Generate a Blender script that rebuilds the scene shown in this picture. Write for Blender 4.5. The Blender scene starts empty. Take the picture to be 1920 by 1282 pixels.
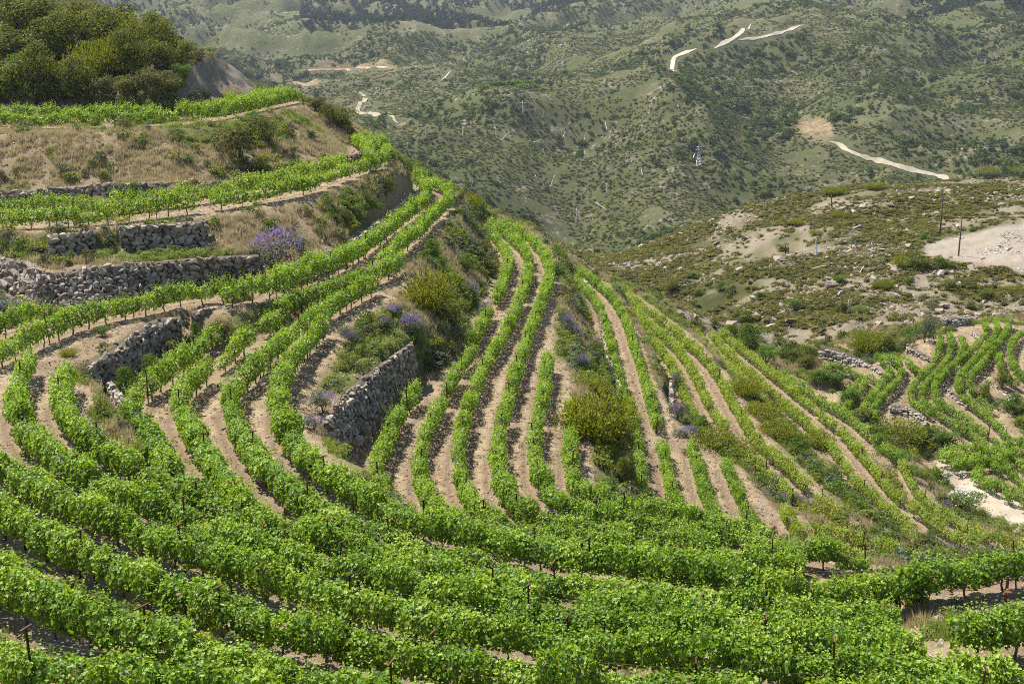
import bpy, math, random
import numpy as np
from mathutils import Vector, Matrix, kdtree
from mathutils.geometry import delaunay_2d_cdt

random.seed(7)
rng = np.random.default_rng(7)
R = math.radians
S = 1.3                      # metres per surveying unit (row spacing about 1.7 units)
FPX, CX, CY, PITCH = 2400.0, 960.0, 641.0, R(14.57)
scene = bpy.context.scene
COL = scene.collection

# ------------------------------------------------------------------ camera, sky, sun, exposure
cam_data = bpy.data.cameras.new('camera')
cam = bpy.data.objects.new('camera', cam_data)
COL.objects.link(cam)
cam_data.sensor_width = 36.0
cam_data.lens = FPX / 1920.0 * 36.0
cam_data.clip_start = 0.5
cam_data.clip_end = 9000.0
cam.location = (0, 0, 0)
cam.rotation_euler = (R(90) - PITCH, 0, 0)
scene.camera = cam

SUN_EL, SUN_AZ = 57.0, -50.0          # degrees; azimuth clockwise from +Y (away from the camera)
sun_dir = Vector((math.sin(R(SUN_AZ)) * math.cos(R(SUN_EL)), math.cos(R(SUN_AZ)) * math.cos(R(SUN_EL)), math.sin(R(SUN_EL))))
world = bpy.data.worlds.new('World')
scene.world = world
world.use_nodes = True
wn = world.node_tree.nodes
wl = world.node_tree.links
bg = wn['Background']
sky = wn.new('ShaderNodeTexSky')
sky.sky_type = 'NISHITA'
sky.sun_disc = False
sky.sun_elevation = R(SUN_EL)
sky.sun_rotation = R(SUN_AZ % 360)
sky.altitude = 600.0
wl.new(sky.outputs[0], bg.inputs[0])
bg.inputs[1].default_value = 0.085
sun_data = bpy.data.lights.new('sun', 'SUN')
sun_data.energy = 5.0
sun_data.angle = R(0.53)
sun_data.color = (1.0, 0.955, 0.88)
sun = bpy.data.objects.new('sun', sun_data)
COL.objects.link(sun)
sun.location = (-40, 40, 80)
sun.rotation_euler = sun_dir.to_track_quat('Z', 'Y').to_euler()
scene.view_settings.view_transform = 'Standard'
scene.view_settings.look = 'None'
scene.view_settings.gamma = 1.0
scene.view_settings.exposure = 1.05
scene.render.engine = 'CYCLES'
scene.cycles.max_bounces = 5
scene.cycles.diffuse_bounces = 2
scene.cycles.filter_width = 1.0
scene.cycles.sample_clamp_indirect = 4.0
scene.cycles.transparent_max_bounces = 8
scene.cycles.use_denoising = False

# ------------------------------------------------------------------ survey helpers
def tag(o, label=None, cat=None, group=None, kind=None):
    if label: o['label'] = label
    if cat: o['category'] = cat
    if group: o['group'] = group
    if kind: o['kind'] = kind
    return o

def sight(px, py):
    """line of sight: x/y and z/y per unit of forward distance"""
    u, v = (px - CX) / FPX, (CY - py) / FPX
    c, s = math.cos(PITCH), math.sin(PITCH)
    y = c + v * s
    return u / y, (-s + v * c) / y

def at_z(px, py, z):         # survey point from a bearing and a level (units)
    a, e = sight(px, py)
    y = z / e
    return (a * y * S, y * S, z * S)

def at_d(px, py, d):         # survey point from a bearing and a distance (units)
    a, e = sight(px, py)
    return (a * d * S, d * S, e * d * S)

def resample(pts, step):
    pts = np.asarray(pts, float)
    seg = np.linalg.norm(np.diff(pts, axis=0), axis=1)
    t = np.concatenate([[0], np.cumsum(seg)])
    n = max(2, int(round(t[-1] / step)) + 1)
    tt = np.linspace(0, t[-1], n)
    return np.stack([np.interp(tt, t, pts[:, k]) for k in range(pts.shape[1])], 1)

def smooth_line(pts, n=2):
    """Chaikin-smoothed polyline that keeps its ends"""
    p = np.asarray(pts, float)
    for _ in range(n):
        q = 0.75 * p[:-1] + 0.25 * p[1:]
        r = 0.25 * p[:-1] + 0.75 * p[1:]
        mid = np.empty((2 * len(q), p.shape[1]))
        mid[0::2], mid[1::2] = q, r
        p = np.vstack([p[:1], mid, p[-1:]])
    return p

def _hash(ix, iy, seed):
    h = (ix.astype(np.int64) * 374761393 + iy.astype(np.int64) * 668265263 + seed * 1442695041) & 0xFFFFFFFF
    h = ((h ^ (h >> 13)) * 1274126177) & 0xFFFFFFFF
    h = h ^ (h >> 16)
    return (h & 0xFFFF) / 65535.0

def vnoise(x, y, seed=0):
    ix, iy = np.floor(x), np.floor(y)
    fx, fy = x - ix, y - iy
    fx = fx * fx * (3 - 2 * fx); fy = fy * fy * (3 - 2 * fy)
    a, b = _hash(ix, iy, seed), _hash(ix + 1, iy, seed)
    c, d = _hash(ix, iy + 1, seed), _hash(ix + 1, iy + 1, seed)
    return (a * (1 - fx) + b * fx) * (1 - fy) + (c * (1 - fx) + d * fx) * fy

def fbm(x, y, seed=0, octv=4, gain=0.5):
    x, y = np.asarray(x, float), np.asarray(y, float)
    out, amp, tot = 0.0, 1.0, 0.0
    for k in range(octv):
        out = out + amp * vnoise(x * 2 ** k + 17.3 * k, y * 2 ** k - 9.1 * k, seed + k)
        tot += amp; amp *= gain
    return out / tot              # 0..1

def smoothstep(a, b, x):
    t = np.clip((x - a) / (b - a), 0, 1)
    return t * t * (3 - 2 * t)

def mesh_np(name, verts, faces, mat=None, smooth=False, cols=None, colname='tint'):
    """one mesh from numpy arrays; faces: list of (n,k) int arrays"""
    me = bpy.data.meshes.new(name)
    verts = np.asarray(verts, np.float32)
    fl = [np.asarray(f, np.int32) for f in (faces if isinstance(faces, list) else [faces])]
    loops = np.concatenate([f.ravel() for f in fl])
    sizes = np.concatenate([np.full(len(f), f.shape[1], np.int32) for f in fl])
    starts = np.concatenate([[0], np.cumsum(sizes)[:-1]]).astype(np.int32)
    me.vertices.add(len(verts)); me.vertices.foreach_set('co', verts.ravel())
    me.loops.add(len(loops)); me.loops.foreach_set('vertex_index', loops)
    me.polygons.add(len(sizes)); me.polygons.foreach_set('loop_start', starts)
    if smooth:
        me.polygons.foreach_set('use_smooth', np.ones(len(sizes), bool))
    else:
        me.polygons.foreach_set('use_smooth', np.zeros(len(sizes), bool))
    me.update(calc_edges=True)
    if cols is not None:
        at = me.color_attributes.new(colname, 'FLOAT_COLOR', 'POINT')
        c4 = np.ones((len(verts), 4), np.float32); c4[:, :cols.shape[1]] = cols
        at.data.foreach_set('color', c4.ravel())
    if mat: me.materials.append(mat)
    return me

def link(name, data, parent=None, loc=None, rot=None, scale=None):
    o = bpy.data.objects.new(name, data)
    COL.objects.link(o)
    if parent: o.parent = parent
    if loc is not None: o.location = loc
    if rot is not None: o.rotation_euler = rot
    if scale is not None: o.scale = scale
    return o
# ------------------------------------------------------------------ survey: vine rows (bearings of the canopy's middle, level of the canopy's middle)
# name: (level or list of levels, points, extra)
ROWS = {
 'A1': ([-6.75,-6.65,-6.55,-6.4,-6.35], [(-160,226),(0,222),(150,220),(335,215),(400,208),(470,195),(525,183),(557,177)]),
 'A2': ([-6.75,-6.65,-6.55,-6.4,-6.35], [(-160,217),(0,213),(150,211),(335,206),(420,196),(480,184),(530,174)]),
 'B1': ([-10.1,-9.9,-9.75,-9.6,-9.42,-9.35], [(-160,412),(0,405),(100,402),(188,397),(335,380),(470,362),(570,345),(640,322),(690,305),(722,295),(729,281),(710,267),(678,258)]),
 'B2': ([-10.1,-9.9,-9.65,-9.45,-9.35], [(-160,394),(0,388),(150,383),(300,369),(430,352),(520,335),(600,316),(640,303)]),
 'B3': (-9.35, [(694,293),(688,277),(666,260)]),
 'C00': (-12.0, [(-160,640),(0,606),(67,581),(117,578)]),
 'C0': (-12.0, [(-120,712),(0,655),(67,625),(134,596),(201,576),(285,561),(335,547),(380,540),(418,540)]),
 'C1': (-11.85, [(436,543),(503,533),(570,510),(637,487),(660,475),(704,446),(748,410),(793,380),(803,358),(795,343),(776,332)]),
 'C1a': (-11.85, [(500,521),(570,498),(637,474)]),
 'C2': (-11.95, [(788,330),(828,346),(845,362),(842,377),(808,407),(775,440),(741,463),(722,477)]),
 'D1': ([-12.2,-12.4,-12.6,-12.8,-12.9,-13.0,-13.1,-13.2,-13.2,-13.2,-13.2,-13.2,-13.2,-13.1,-13.0], [(750,490),(694,515),(627,538),(560,563),(537,578),(470,628),(402,678),(366,709),(337,738),(335,762),(349,789),(380,838),(410,886),(432,918),(452,948)]),
 'D2': ([-12.4,-12.6,-12.8,-12.9,-13.0,-13.1,-13.2,-13.2,-13.2,-13.2,-13.2,-13.2,-13.2,-13.2,-13.2], [(696,530),(640,560),(560,610),(523,641),(480,685),(436,729),(428,756),(437,786),(466,835),(500,876),(545,916),(575,940),(598,952)]),
 'D3': ([-12.8,-12.9,-13.0,-13.1]+[-13.2]*20, [(604,610),(570,645),(537,688),(523,729),(520,762),(533,796),(560,842),(601,880),(645,907),(720,950),(800,985),(875,1003),(950,1020),(1087,1047),(1285,1076),(1435,1092),(1565,1104),(1692,1100)]),
 'D4': (-12.9, [(1735,1078),(1790,1076),(1850,1062),(1960,1050)]),
 'D0': ([-13.2]*20, [(396,628),(362,658),(335,682),(295,705),(262,735),(242,760),(252,786),(275,819),(300,850),(318,885)]),
 'E2': ([-12.1,-12.1,-12.15,-12.2,-12.3,-12.4,-12.55,-12.7,-12.8]+[-12.8]*20, [(127,705),(112,730),(117,762),(135,796),(165,824),(203,849),(245,872),(290,893),(338,917),(395,947),(443,966),(520,991),(600,1012),(700,1043),(800,1072),(950,1108),(1087,1132),(1285,1158),(1435,1172),(1560,1184),(1640,1188)]),
 'E1': ([-12.0]*4+[-12.1]*3+[-12.2]*3+[-12.33]*20, [(54,675),(37,709),(30,735),(32,769),(45,796),(62,823),(95,850),(135,880),(190,915),(260,943),(320,966),(400,998),(500,1030),(600,1055),(700,1079),(800,1104),(950,1140),(1087,1163),(1285,1188),(1435,1200),(1580,1212),(1680,1222)]),
 'N2': (-13.2, [(632,972),(660,992),(730,1018),(800,1040),(950,1076),(1087,1101),(1285,1128),(1435,1143),(1560,1154),(1640,1158)]),
 'F1': (-11.97, [(-150,820),(0,877),(56,905),(124,943),(195,972),(263,1000),(338,1022),(413,1050),(489,1078),(564,1100),(640,1120),(720,1140),(800,1156),(950,1186),(1087,1206),(1285,1228),(1500,1246),(1700,1264),(1800,1274),(2050,1290)]),
 'F2': (-11.8, [(-150,895),(0,962),(75,997),(150,1033),(225,1063),(286,1094),(357,1123),(432,1150),(507,1177),(583,1192),(655,1210),(730,1228),(805,1244),(950,1266),(1150,1284),(1400,1296),(1700,1306),(2000,1312)]),
 'F3': (-10.5, [(-160,1010),(0,1083),(94,1130),(169,1165),(250,1185),(338,1212),(413,1238),(526,1268),(640,1292),(800,1318)]),
 'F4': (-9.7, [(-140,1180),(20,1238),(150,1262),(300,1282),(470,1306)]),
 'V1': (-11.9, [(1838,1180),(1880,1176),(1990,1178)]),
 'G0': (-15.0, [(786,722),(761,752),(741,788),(728,821),(709,852),(706,880),(716,912)]),
 'G1': (-15.0, [(884,658),(855,693),(835,734),(815,774),(798,808),(786,841),(786,875),(795,912),(810,940),(840,966),(890,985),(960,1000),(1080,1022),(1240,1044)]),
 'G1b': (-15.0, [(917,578),(902,609),(885,634)]),
 'G1c': (-15.0, [(915,422),(932,444),(949,468),(956,491),(946,521),(929,560)]),
 'G2': (-15.0, [(922,416),(959,440),(983,466),(993,490),(989,517),(973,562),(956,602),(936,637),(912,672),(895,712),(876,761),(865,801),(859,841),(862,885),(874,920),(893,950),(930,972),(1010,992),(1150,1012),(1330,1040),(1480,1058)]),
 'G3': (-15.0, [(942,416),(979,430),(1010,457),(1029,487),(1031,521),(1017,557),(1000,602),(985,640),(969,690),(958,727),(946,768),(936,808),(932,852),(937,890),(952,922),(975,950),(1030,970),(1140,990),(1300,1014),(1480,1036)]),
 'G4': (-15.0, [(1027,674),(1021,721),(1013,768),(1001,812),(1003,855),(1014,892),(1036,925),(1070,948),(1150,966),(1300,990),(1450,1014),(1600,1036)]),
 'G5': (-15.1, [(1074,764),(1070,808),(1069,848),(1074,890)]),
 'G6': (-15.3, [(1088,915),(1130,932),(1200,948),(1300,966),(1420,986)]),
 'H1': (-18.0, [(1081,520),(1101,544),(1124,573),(1138,614),(1148,664),(1164,715),(1181,765),(1196,815),(1200,859),(1204,906),(1214,948)]),
 'H2': (-18.1, [(1087,503),(1134,537),(1161,571),(1178,607),(1191,648),(1205,695),(1218,738),(1231,786)]),
 'H2b': (-18.3, [(1241,830),(1248,866),(1260,912),(1275,960)]),
 'H3': (-18.5, [(1299,836),(1309,869),(1317,905),(1334,948),(1355,986)]),
 'H4': (-18.7, [(1363,866),(1381,912),(1405,961),(1430,1000)]),
 'H5': (-18.9, [(1472,951),(1489,983),(1516,1008),(1560,1024),(1610,1030)]),
 'H6': (-19.3, [(1534,988),(1580,1002),(1640,1012),(1700,1028),(1735,1040)]),
 'I3': (-19.9, [(1185,573),(1205,614),(1235,641),(1255,671),(1272,705),(1285,742),(1303,776)]),
 'I2': (-20.05, [(1172,548),(1190,571),(1215,597),(1248,628),(1275,651),(1292,678),(1309,708),(1322,738),(1339,768),(1360,795)]),
 'I2b': (-20.1, [(1403,849),(1436,872),(1463,903),(1496,932)]),
 'I1': (-20.3, [(1164,538),(1195,565),(1235,592),(1268,617),(1295,643),(1322,667),(1346,698),(1366,735),(1386,772),(1410,809),(1443,842),(1480,873),(1516,905),(1543,929),(1565,945)]),
 'J1': (-23.0, [(1299,614),(1319,634),(1335,651),(1362,678),(1390,700),(1420,735)]),
 'J2': (-23.3, [(1335,622),(1356,647),(1386,675),(1419,705),(1446,732),(1476,758),(1507,782),(1537,809),(1570,842),(1600,888),(1640,926),(1684,961),(1705,978)]),
 'J3': (-23.6, [(1352,619),(1386,648),(1423,675),(1453,701),(1486,728),(1520,755),(1553,782),(1587,813),(1620,850),(1661,905),(1701,938),(1735,961),(1786,995),(1830,1012)]),
 'J4': (-24.2, [(1470,698),(1503,722),(1543,748),(1577,765),(1612,792),(1627,806)]),
 'J5': (-24.2, [(1640,818),(1668,838),(1690,862),(1706,895),(1728,924),(1764,951),(1819,983),(1870,1006),(1960,1030)]),
 'K1': ('K', [(1764,629),(1764,649),(1744,687),(1719,711),(1706,732),(1709,749),(1738,770)]),
 'K2': ('K', [(1781,625),(1788,648),(1764,690),(1736,714),(1726,735),(1733,756),(1771,780),(1812,804),(1842,824)]),
 'K3': ('K', [(1846,601),(1853,618),(1829,646),(1788,680),(1760,708),(1750,728),(1757,749),(1781,766),(1815,780)]),
 'K3b': ('K', [(1805,629),(1810,645),(1800,664)]),
 'K3c': ('K', [(1826,790),(1848,805),(1866,820)]),
 'K4': ('K', [(1867,598),(1874,615),(1850,649),(1819,680),(1798,704),(1795,721),(1805,742),(1836,766),(1863,787),(1889,814)]),
 'K5': ('K', [(1893,601),(1885,625),(1860,655),(1839,684),(1819,704),(1816,721),(1836,745),(1853,759)]),
 'K6': ('K', [(1930,612),(1898,635),(1893,663),(1901,687),(1925,704)]),
 'K7': ('K', [(1874,663),(1874,684),(1887,704),(1903,712)]),
 'L1': ('K', [(1664,663),(1688,680),(1692,696),(1675,721),(1651,742),(1637,766),(1640,778)]),
 'L2': ('K', [(1647,666),(1668,684),(1671,699),(1647,724),(1627,752),(1614,774)]),
 'L3': ('K', [(1554,677),(1596,690),(1623,704),(1620,721),(1603,745),(1588,760)]),
 'L4': ('K', [(1618,694),(1634,702),(1646,712)]),
 'L5': ('K', [(1606,711),(1596,728),(1585,740)]),
 'L6': ('K', [(1705,674),(1718,688)]),
 'M1': ('K', [(1772,846),(1820,842),(1870,838),(1925,830)]),
 'M2': ('K', [(1776,858),(1830,854),(1880,848),(1930,842)]),
 'M3': ('K', [(1800,870),(1840,865),(1890,858)]),
 'O1': ('K', [(1860,866),(1870,874)]),
 'O2': ('K', [(1880,860),(1893,880),(1925,905)]),
 'O3': ('K', [(1900,856),(1925,876)]),
 'O4': ('K', [(1832,892),(1870,915),(1925,945)]),
 'O5': ('K', [(1836,880),(1880,905),(1925,928)]),
}
def k_level(py):             # the small bowl across the track steps down towards the track
    return float(np.interp(py, [560, 620, 700, 760, 870, 960], [-21.8, -22.7, -24.1, -25.1, -25.9, -26.2]))

# ground lines: (level or None -> distance list, points)  [bank tops, bank feet, wall feet, verges]
EDGES = [
 ([-7.4,-7.3,-7.2,-7.05,-7.0], [(-160,258),(0,252),(150,250),(300,245),(400,236),(500,216),(578,192)]),
 ([-10.75,-10.55,-10.4,-10.2,-10.05,-10.0], [(-160,395),(0,388),(100,380),(200,372),(300,366),(430,352),(520,338),(600,322),(640,306)]),
 ([-10.1,-9.95,-9.85,-9.7,-9.5,-9.45,-9.4], [(-160,362),(0,358),(60,352),(150,345),(230,338),(300,340),(330,347)], 0.9),
 ([-10.8,-10.6,-10.45,-10.25,-10.1,-10.05], [(-160,455),(0,445),(100,440),(200,432),(300,415),(400,402),(500,388),(570,376),(640,354),(700,333),(744,315),(752,298)]),
 (-11.15, [(-160,462),(0,466),(60,476),(95,482),(130,480),(180,472),(228,468),(300,466),(390,457),(470,465)]),
 (-11.3, [(-160,482),(0,484),(60,497),(74,513),(114,515),(148,506),(235,499),(335,491),(436,484),(482,483)], 0.9),
 (-12.6, [(-160,545),(0,546),(50,560),(100,573),(151,583),(201,566),(268,556),(335,542),(436,533),(503,522)]),
 (-12.5, [(520,512),(560,503),(637,483),(660,467),(694,437),(738,403),(761,383),(788,363),(783,348),(772,340)]),
 ([-12.6]*5+[-12.8,-12.9,-13.1,-13.3,-13.5,-13.7,-13.9,-14.0,-14.0,-13.9,-13.9], [(865,362),(866,378),(850,402),(815,430),(790,462),(775,490),(745,520),(715,550),(665,590),(630,635),(608,670),(585,720),(582,770),(600,815),(640,850),(690,880)]),
 ([-13.9,-13.9,-13.95,-13.95,-13.95,-13.8,-13.6], [(618,790),(652,737),(690,710),(722,682),(762,656),(790,610),(815,560)], 0.9),
 ([-15.0,-15.5,-15.6]+[-15.65]*8, [(628,850),(645,874),(668,862),(702,818),(752,742),(790,700),(840,680),(868,640),(885,600),(905,560),(925,520)]),
 (-12.72, [(168,685),(208,668),(248,631),(292,601),(339,600),(359,591),(403,579),(470,574),(517,567)], 0.9),
 (-13.85, [(188,738),(230,716),(265,690),(300,660),(339,641),(378,622),(420,612),(480,606),(524,586)]),
 (-12.75, [(178,735),(200,770),(225,795),(250,825),(272,850)], 0.9),
 (-13.85, [(205,742),(225,770),(248,800),(270,835),(292,860)]),
 (-15.75, [(940,410),(990,420),(1045,470),(1052,520),(1044,560),(1038,600),(1042,650),(1064,690),(1088,730),(1104,770),(1094,830),(1092,890),(1105,915)]),
 ([-17.3]*6+[-17.0,-16.8,-16.7,-16.7], [(1088,528),(1118,576),(1121,635),(1131,679),(1144,721),(1152,748),(1160,800),(1166,850),(1172,895),(1182,935)]),
 (-18.68, [(1094,535),(1125,578),(1129,635),(1140,679),(1154,722),(1166,752),(1182,802),(1190,850),(1194,900),(1202,945)]),
 ([-18.8]*5+[-19.0,-19.1,-19.2,-19.3,-19.4,-19.5,-19.6], [(1150,525),(1185,575),(1207,630),(1228,690),(1248,745),(1268,785),(1300,815),(1345,830),(1392,865),(1425,920),(1452,960),(1500,985)]),
 ([-21.1]*8+[-21.2,-21.4,-21.6,-21.8], [(1186,538),(1245,578),(1300,622),(1338,662),(1372,705),(1396,748),(1424,795),(1460,832),(1505,868),(1550,905),(1590,945),(1640,985)]),
 ([-25.2]*5+[-25.4,-25.5,-25.7,-25.8,-26.0,-26.1,-26.2], [(1375,612),(1425,645),(1475,684),(1520,710),(1585,748),(1650,800),(1700,845),(1738,880),(1768,920),(1800,955),(1850,990),(1930,1015)]),
 (-26.3, [(1738,856),(1762,880),(1790,908),(1830,940),(1880,968),(1960,995)]),
 (-26.3, [(1756,856),(1790,884),(1832,915),(1890,945),(1990,975)]),
]
# wooded hill above the top terrace, the scrub hill and the far hills: (px, py, distance in units)
HILL = [
 (-160,194,91),(0,191,90.5),(150,190,89.5),(300,188,88),(350,184,89),(420,177,93.5),(480,167,100),
 (-160,150,93),(0,152,92.5),(150,155,91.5),(280,155,90),(345,128,91.5),(400,112,95.5),(450,140,101),(487,163,106),
 (-160,40,102),(0,45,102),(120,45,102),(220,50,103),(290,78,101),(345,90,99),(410,113,100),
 (-300,-120,124),(0,-60,120),(150,-10,120),(230,20,118),(300,52,114),(360,92,112),(430,132,112),(490,180,115),(560,192,114),
 (-300,-60,160),(0,0,160),(150,70,160),(300,155,150),(420,222,145),(520,262,140),
 (600,192,105),(620,222,108),(600,262,122),
 (660,255,96),(700,262,100),(735,285,100),(760,320,98),(690,300,118),(750,340,118),
 (790,335,99),(850,350,101),(880,378,100),(900,400,105),(850,400,125),(900,440,125),
 (925,408,104),(960,415,108),(1000,425,110),(1050,470,107),(1000,470,130),(1060,500,130),
 (1090,495,108),(1140,525,112),(1180,540,113),(1120,540,135),(1180,570,135),
 (1250,590,118),(1300,600,116),(1350,605,114),(1250,610,130),(1320,622,122),
 # scrub hill across the gully
 (1430,640,112),(1480,652,104),(1540,645,102),(1600,600,106),(1680,595,107),(1750,588,108),(1840,585,108),(1920,578,108),(2100,570,108),
 (1200,540,145),(1300,560,128),(1400,590,118),(1500,590,112),
 (1150,505,155),(1250,500,148),(1350,500,140),(1450,520,128),(1550,520,124),(1650,520,120),(1730,505,121),
 (1740,488,123),(1830,505,121),(1920,520,118),(2100,520,118),
 (1745,470,127),(1800,438,138),(1920,428,138),(1850,470,128),(1920,490,122),(2100,430,138),
 (1400,440,152),(1500,430,148),(1600,430,143),(1680,430,141),(1760,425,141),(1850,405,145),(1920,400,146),
 (1140,480,172),(1190,460,174),(1250,432,176),(1330,398,177),(1400,366,178),(1470,354,176),(1530,350,174),(1580,352,172),(1620,348,172),(1680,330,174),(1730,316,176),(1780,326,176),(1840,322,178),(1920,318,178),(2200,310,178),
 (1140,520,220),(1300,470,225),(1450,430,225),(1600,420,222),(1750,400,225),(1920,390,225),(2200,380,225),
 # far hill with the pale dead trunks
 (600,420,330),(900,520,320),(1150,560,320),(1400,520,330),(1700,450,330),(2000,430,330),
 (1110,495,425),(1180,475,435),(1000,450,440),(900,390,450),(800,340,460),(700,300,470),(560,300,500),
 (1250,450,440),(1350,430,445),(1450,400,455),
 (1280,150,560),(1255,250,512),(1205,350,472),(1150,450,436),
 (1090,165,592),(1065,250,545),(1055,330,502),(1085,420,458),
 (1000,160,556),(905,230,508),(850,280,480),(800,325,458),(960,330,480),
 (1350,160,585),(1400,250,540),(1440,340,490),(1420,390,462),
 (1505,262,560),(1525,320,515),(1490,370,478),
 (905,207,526),(1000,153,562),(1090,141,602),(1180,140,592),(1290,138,585),(1332,88,640),(1420,42,720),
 (1000,190,640),(900,206,640),(1100,165,680),(1200,160,660),(1010,170,690),(930,170,720),
 (1560,325,515),(1600,280,540),(1690,318,500),(1800,325,500),(1920,315,500),(2200,320,500),
 (1640,112,640),(1600,172,592),(1552,232,550),(1440,150,690),(1472,202,625),
 (1720,182,590),(1690,242,545),(1630,298,508),(1760,150,680),(1782,222,622),(1800,275,560),
 (1862,122,640),(1880,222,572),(1900,282,520),(2100,150,640),(2200,240,560),
 (1500,62,770),(1570,70,730),(1650,62,770),(1780,52,810),(1920,62,800),(2200,50,800),
 (1500,15,960),(1650,10,1000),(1800,20,1000),(1920,25,950),(2200,10,1000),
 (560,260,600),(620,230,640),(665,178,700),(690,218,660),(745,238,640),(700,256,610),(785,205,660),(830,152,740),(760,165,720),(870,120,860),(1000,112,850),(1040,132,770),
 (400,230,620),(200,230,640),(0,230,640),(-300,230,640),
 (600,184,780),(560,155,820),(640,145,820),(700,132,830),(480,115,900),(600,85,980),(700,102,900),(800,108,880),(420,62,1050),(520,42,1120),(640,38,1080),(740,58,1000),(300,12,1250),(400,5,1300),(100,60,1100),(-300,60,1100),(580,10,1300),
 (700,20,1380),(800,50,1260),(900,62,1160),(950,88,1010),(850,82,1100),(1000,30,1280),(1100,20,1320),
 (1010,72,1000),(1060,32,1120),(1150,62,960),(1200,82,900),(1120,102,860),(1250,102,770),(1300,52,900),(1400,20,960),(1350,10,1150),(1200,30,1150),
]
HILL += [(px, py, d) for px in range(-900, 3000, 300) for py, d in ((-12, 1600), (-90, 2600))]
HILL += [(-900, 60, 1100), (-900, 230, 640), (-900, 0, 150), (-900, 100, 95), (-900, 260, 72), (-900, 420, 60), (-900, 640, 50), (-900, 860, 36),
         (2800, 20, 1000), (2800, 240, 560), (2800, 330, 500), (2800, 320, 178), (2800, 400, 225), (2800, 430, 140), (2800, 560, 110), (2800, 760, 90), (2800, 1000, 70), (2800, 1100, 50), (2800, 1180, 34)]
HILL = [(px, py, d * 0.925 if (px > 1085 and 100 < d < 240) else d) for px, py, d in HILL]
NEAR = [(x, d, z) for x in (-14, -7, 0, 7, 14) for d, z in ((16.5, -10.9), (12.5, -9.0), (8, -6.4), (3.2, -3.1))]
# ------------------------------------------------------------------ terrain
def row_line(key):
    lev, pts = ROWS[key][:2]
    out = []
    for k, (px, py) in enumerate(pts):
        if lev == 'K': cz = k_level(py) + 0.6
        else: cz = lev[min(k, len(lev) - 1)] if isinstance(lev, list) else lev
        x, y, z = at_z(px, py, cz)
        out.append((x, y, z - (0.6 if lev == 'K' else 0.68) * S))
    return resample(smooth_line(out, 2), 0.5)

ROWLINE = {k: row_line(k) for k in ROWS}
pts_rows, own = [], []
for i, k in enumerate(ROWLINE):
    pts_rows.append(ROWLINE[k]); own.append(np.full(len(ROWLINE[k]), i))
pts_rows = np.vstack(pts_rows); own = np.concatenate(own)
kd_rows = kdtree.KDTree(len(pts_rows))
for i, p in enumerate(pts_rows): kd_rows.insert((p[0], p[1], 0), i)
kd_rows.balance()

ctrl = [pts_rows]
for i, k in enumerate(ROWLINE):                       # level shoulders either side of each row
    L = ROWLINE[k]
    t = np.gradient(L[:, :2], axis=0); t /= np.linalg.norm(t, axis=1)[:, None] + 1e-9
    nrm = np.stack([-t[:, 1], t[:, 0]], 1)
    for s in (-1, 1):
        q = L.copy(); q[:, :2] += s * 0.95 * nrm
        keep = []
        for p in q[::2]:
            co, idx, d = kd_rows.find((p[0], p[1], 0))
            if d > 0.85: keep.append(p)
        if keep: ctrl.append(np.array(keep))
n_rows_ctrl = sum(len(c) for c in ctrl)
edge_pts = []
for lev, pts, *back_ in EDGES:
    P = [at_z(px, py, lev[min(k, len(lev) - 1)] if isinstance(lev, list) else lev) for k, (px, py) in enumerate(pts)]
    if back_: P = [(x_ * (1 + back_[0] / y_), y_ + back_[0], z_) for x_, y_, z_ in P]
    for p in resample(smooth_line(P, 1), 0.8):
        co, idx, d = kd_rows.find((p[0], p[1], 0))
        if d > 0.7: edge_pts.append(p)
ctrl.append(np.array(edge_pts))
kd_e = kdtree.KDTree(len(edge_pts))
for i, p in enumerate(edge_pts): kd_e.insert((p[0], p[1], 0), i)
kd_e.balance()
hp = []
for px, py, d in HILL:
    p = at_d(px, py, d)
    if kd_rows.find((p[0], p[1], 0))[2] > 3.0 and kd_e.find((p[0], p[1], 0))[2] > 1.0: hp.append(p)
ctrl.append(np.array(hp))
ctrl.append(np.array([(x * S, d * S, z * S) for x, d, z in NEAR]))
ctrl = np.vstack(ctrl)

A0, A1, NA = -0.78, 0.78, 640
V = np.concatenate([np.linspace(math.log(3.4 * S), math.log(19 * S), 90, endpoint=False),
                    np.linspace(math.log(19 * S), math.log(128 * S), 540, endpoint=False),
                    np.linspace(math.log(128 * S), math.log(2500 * S), 330)])
NV = len(V)
GA = np.linspace(A0, A1, NA)

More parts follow.
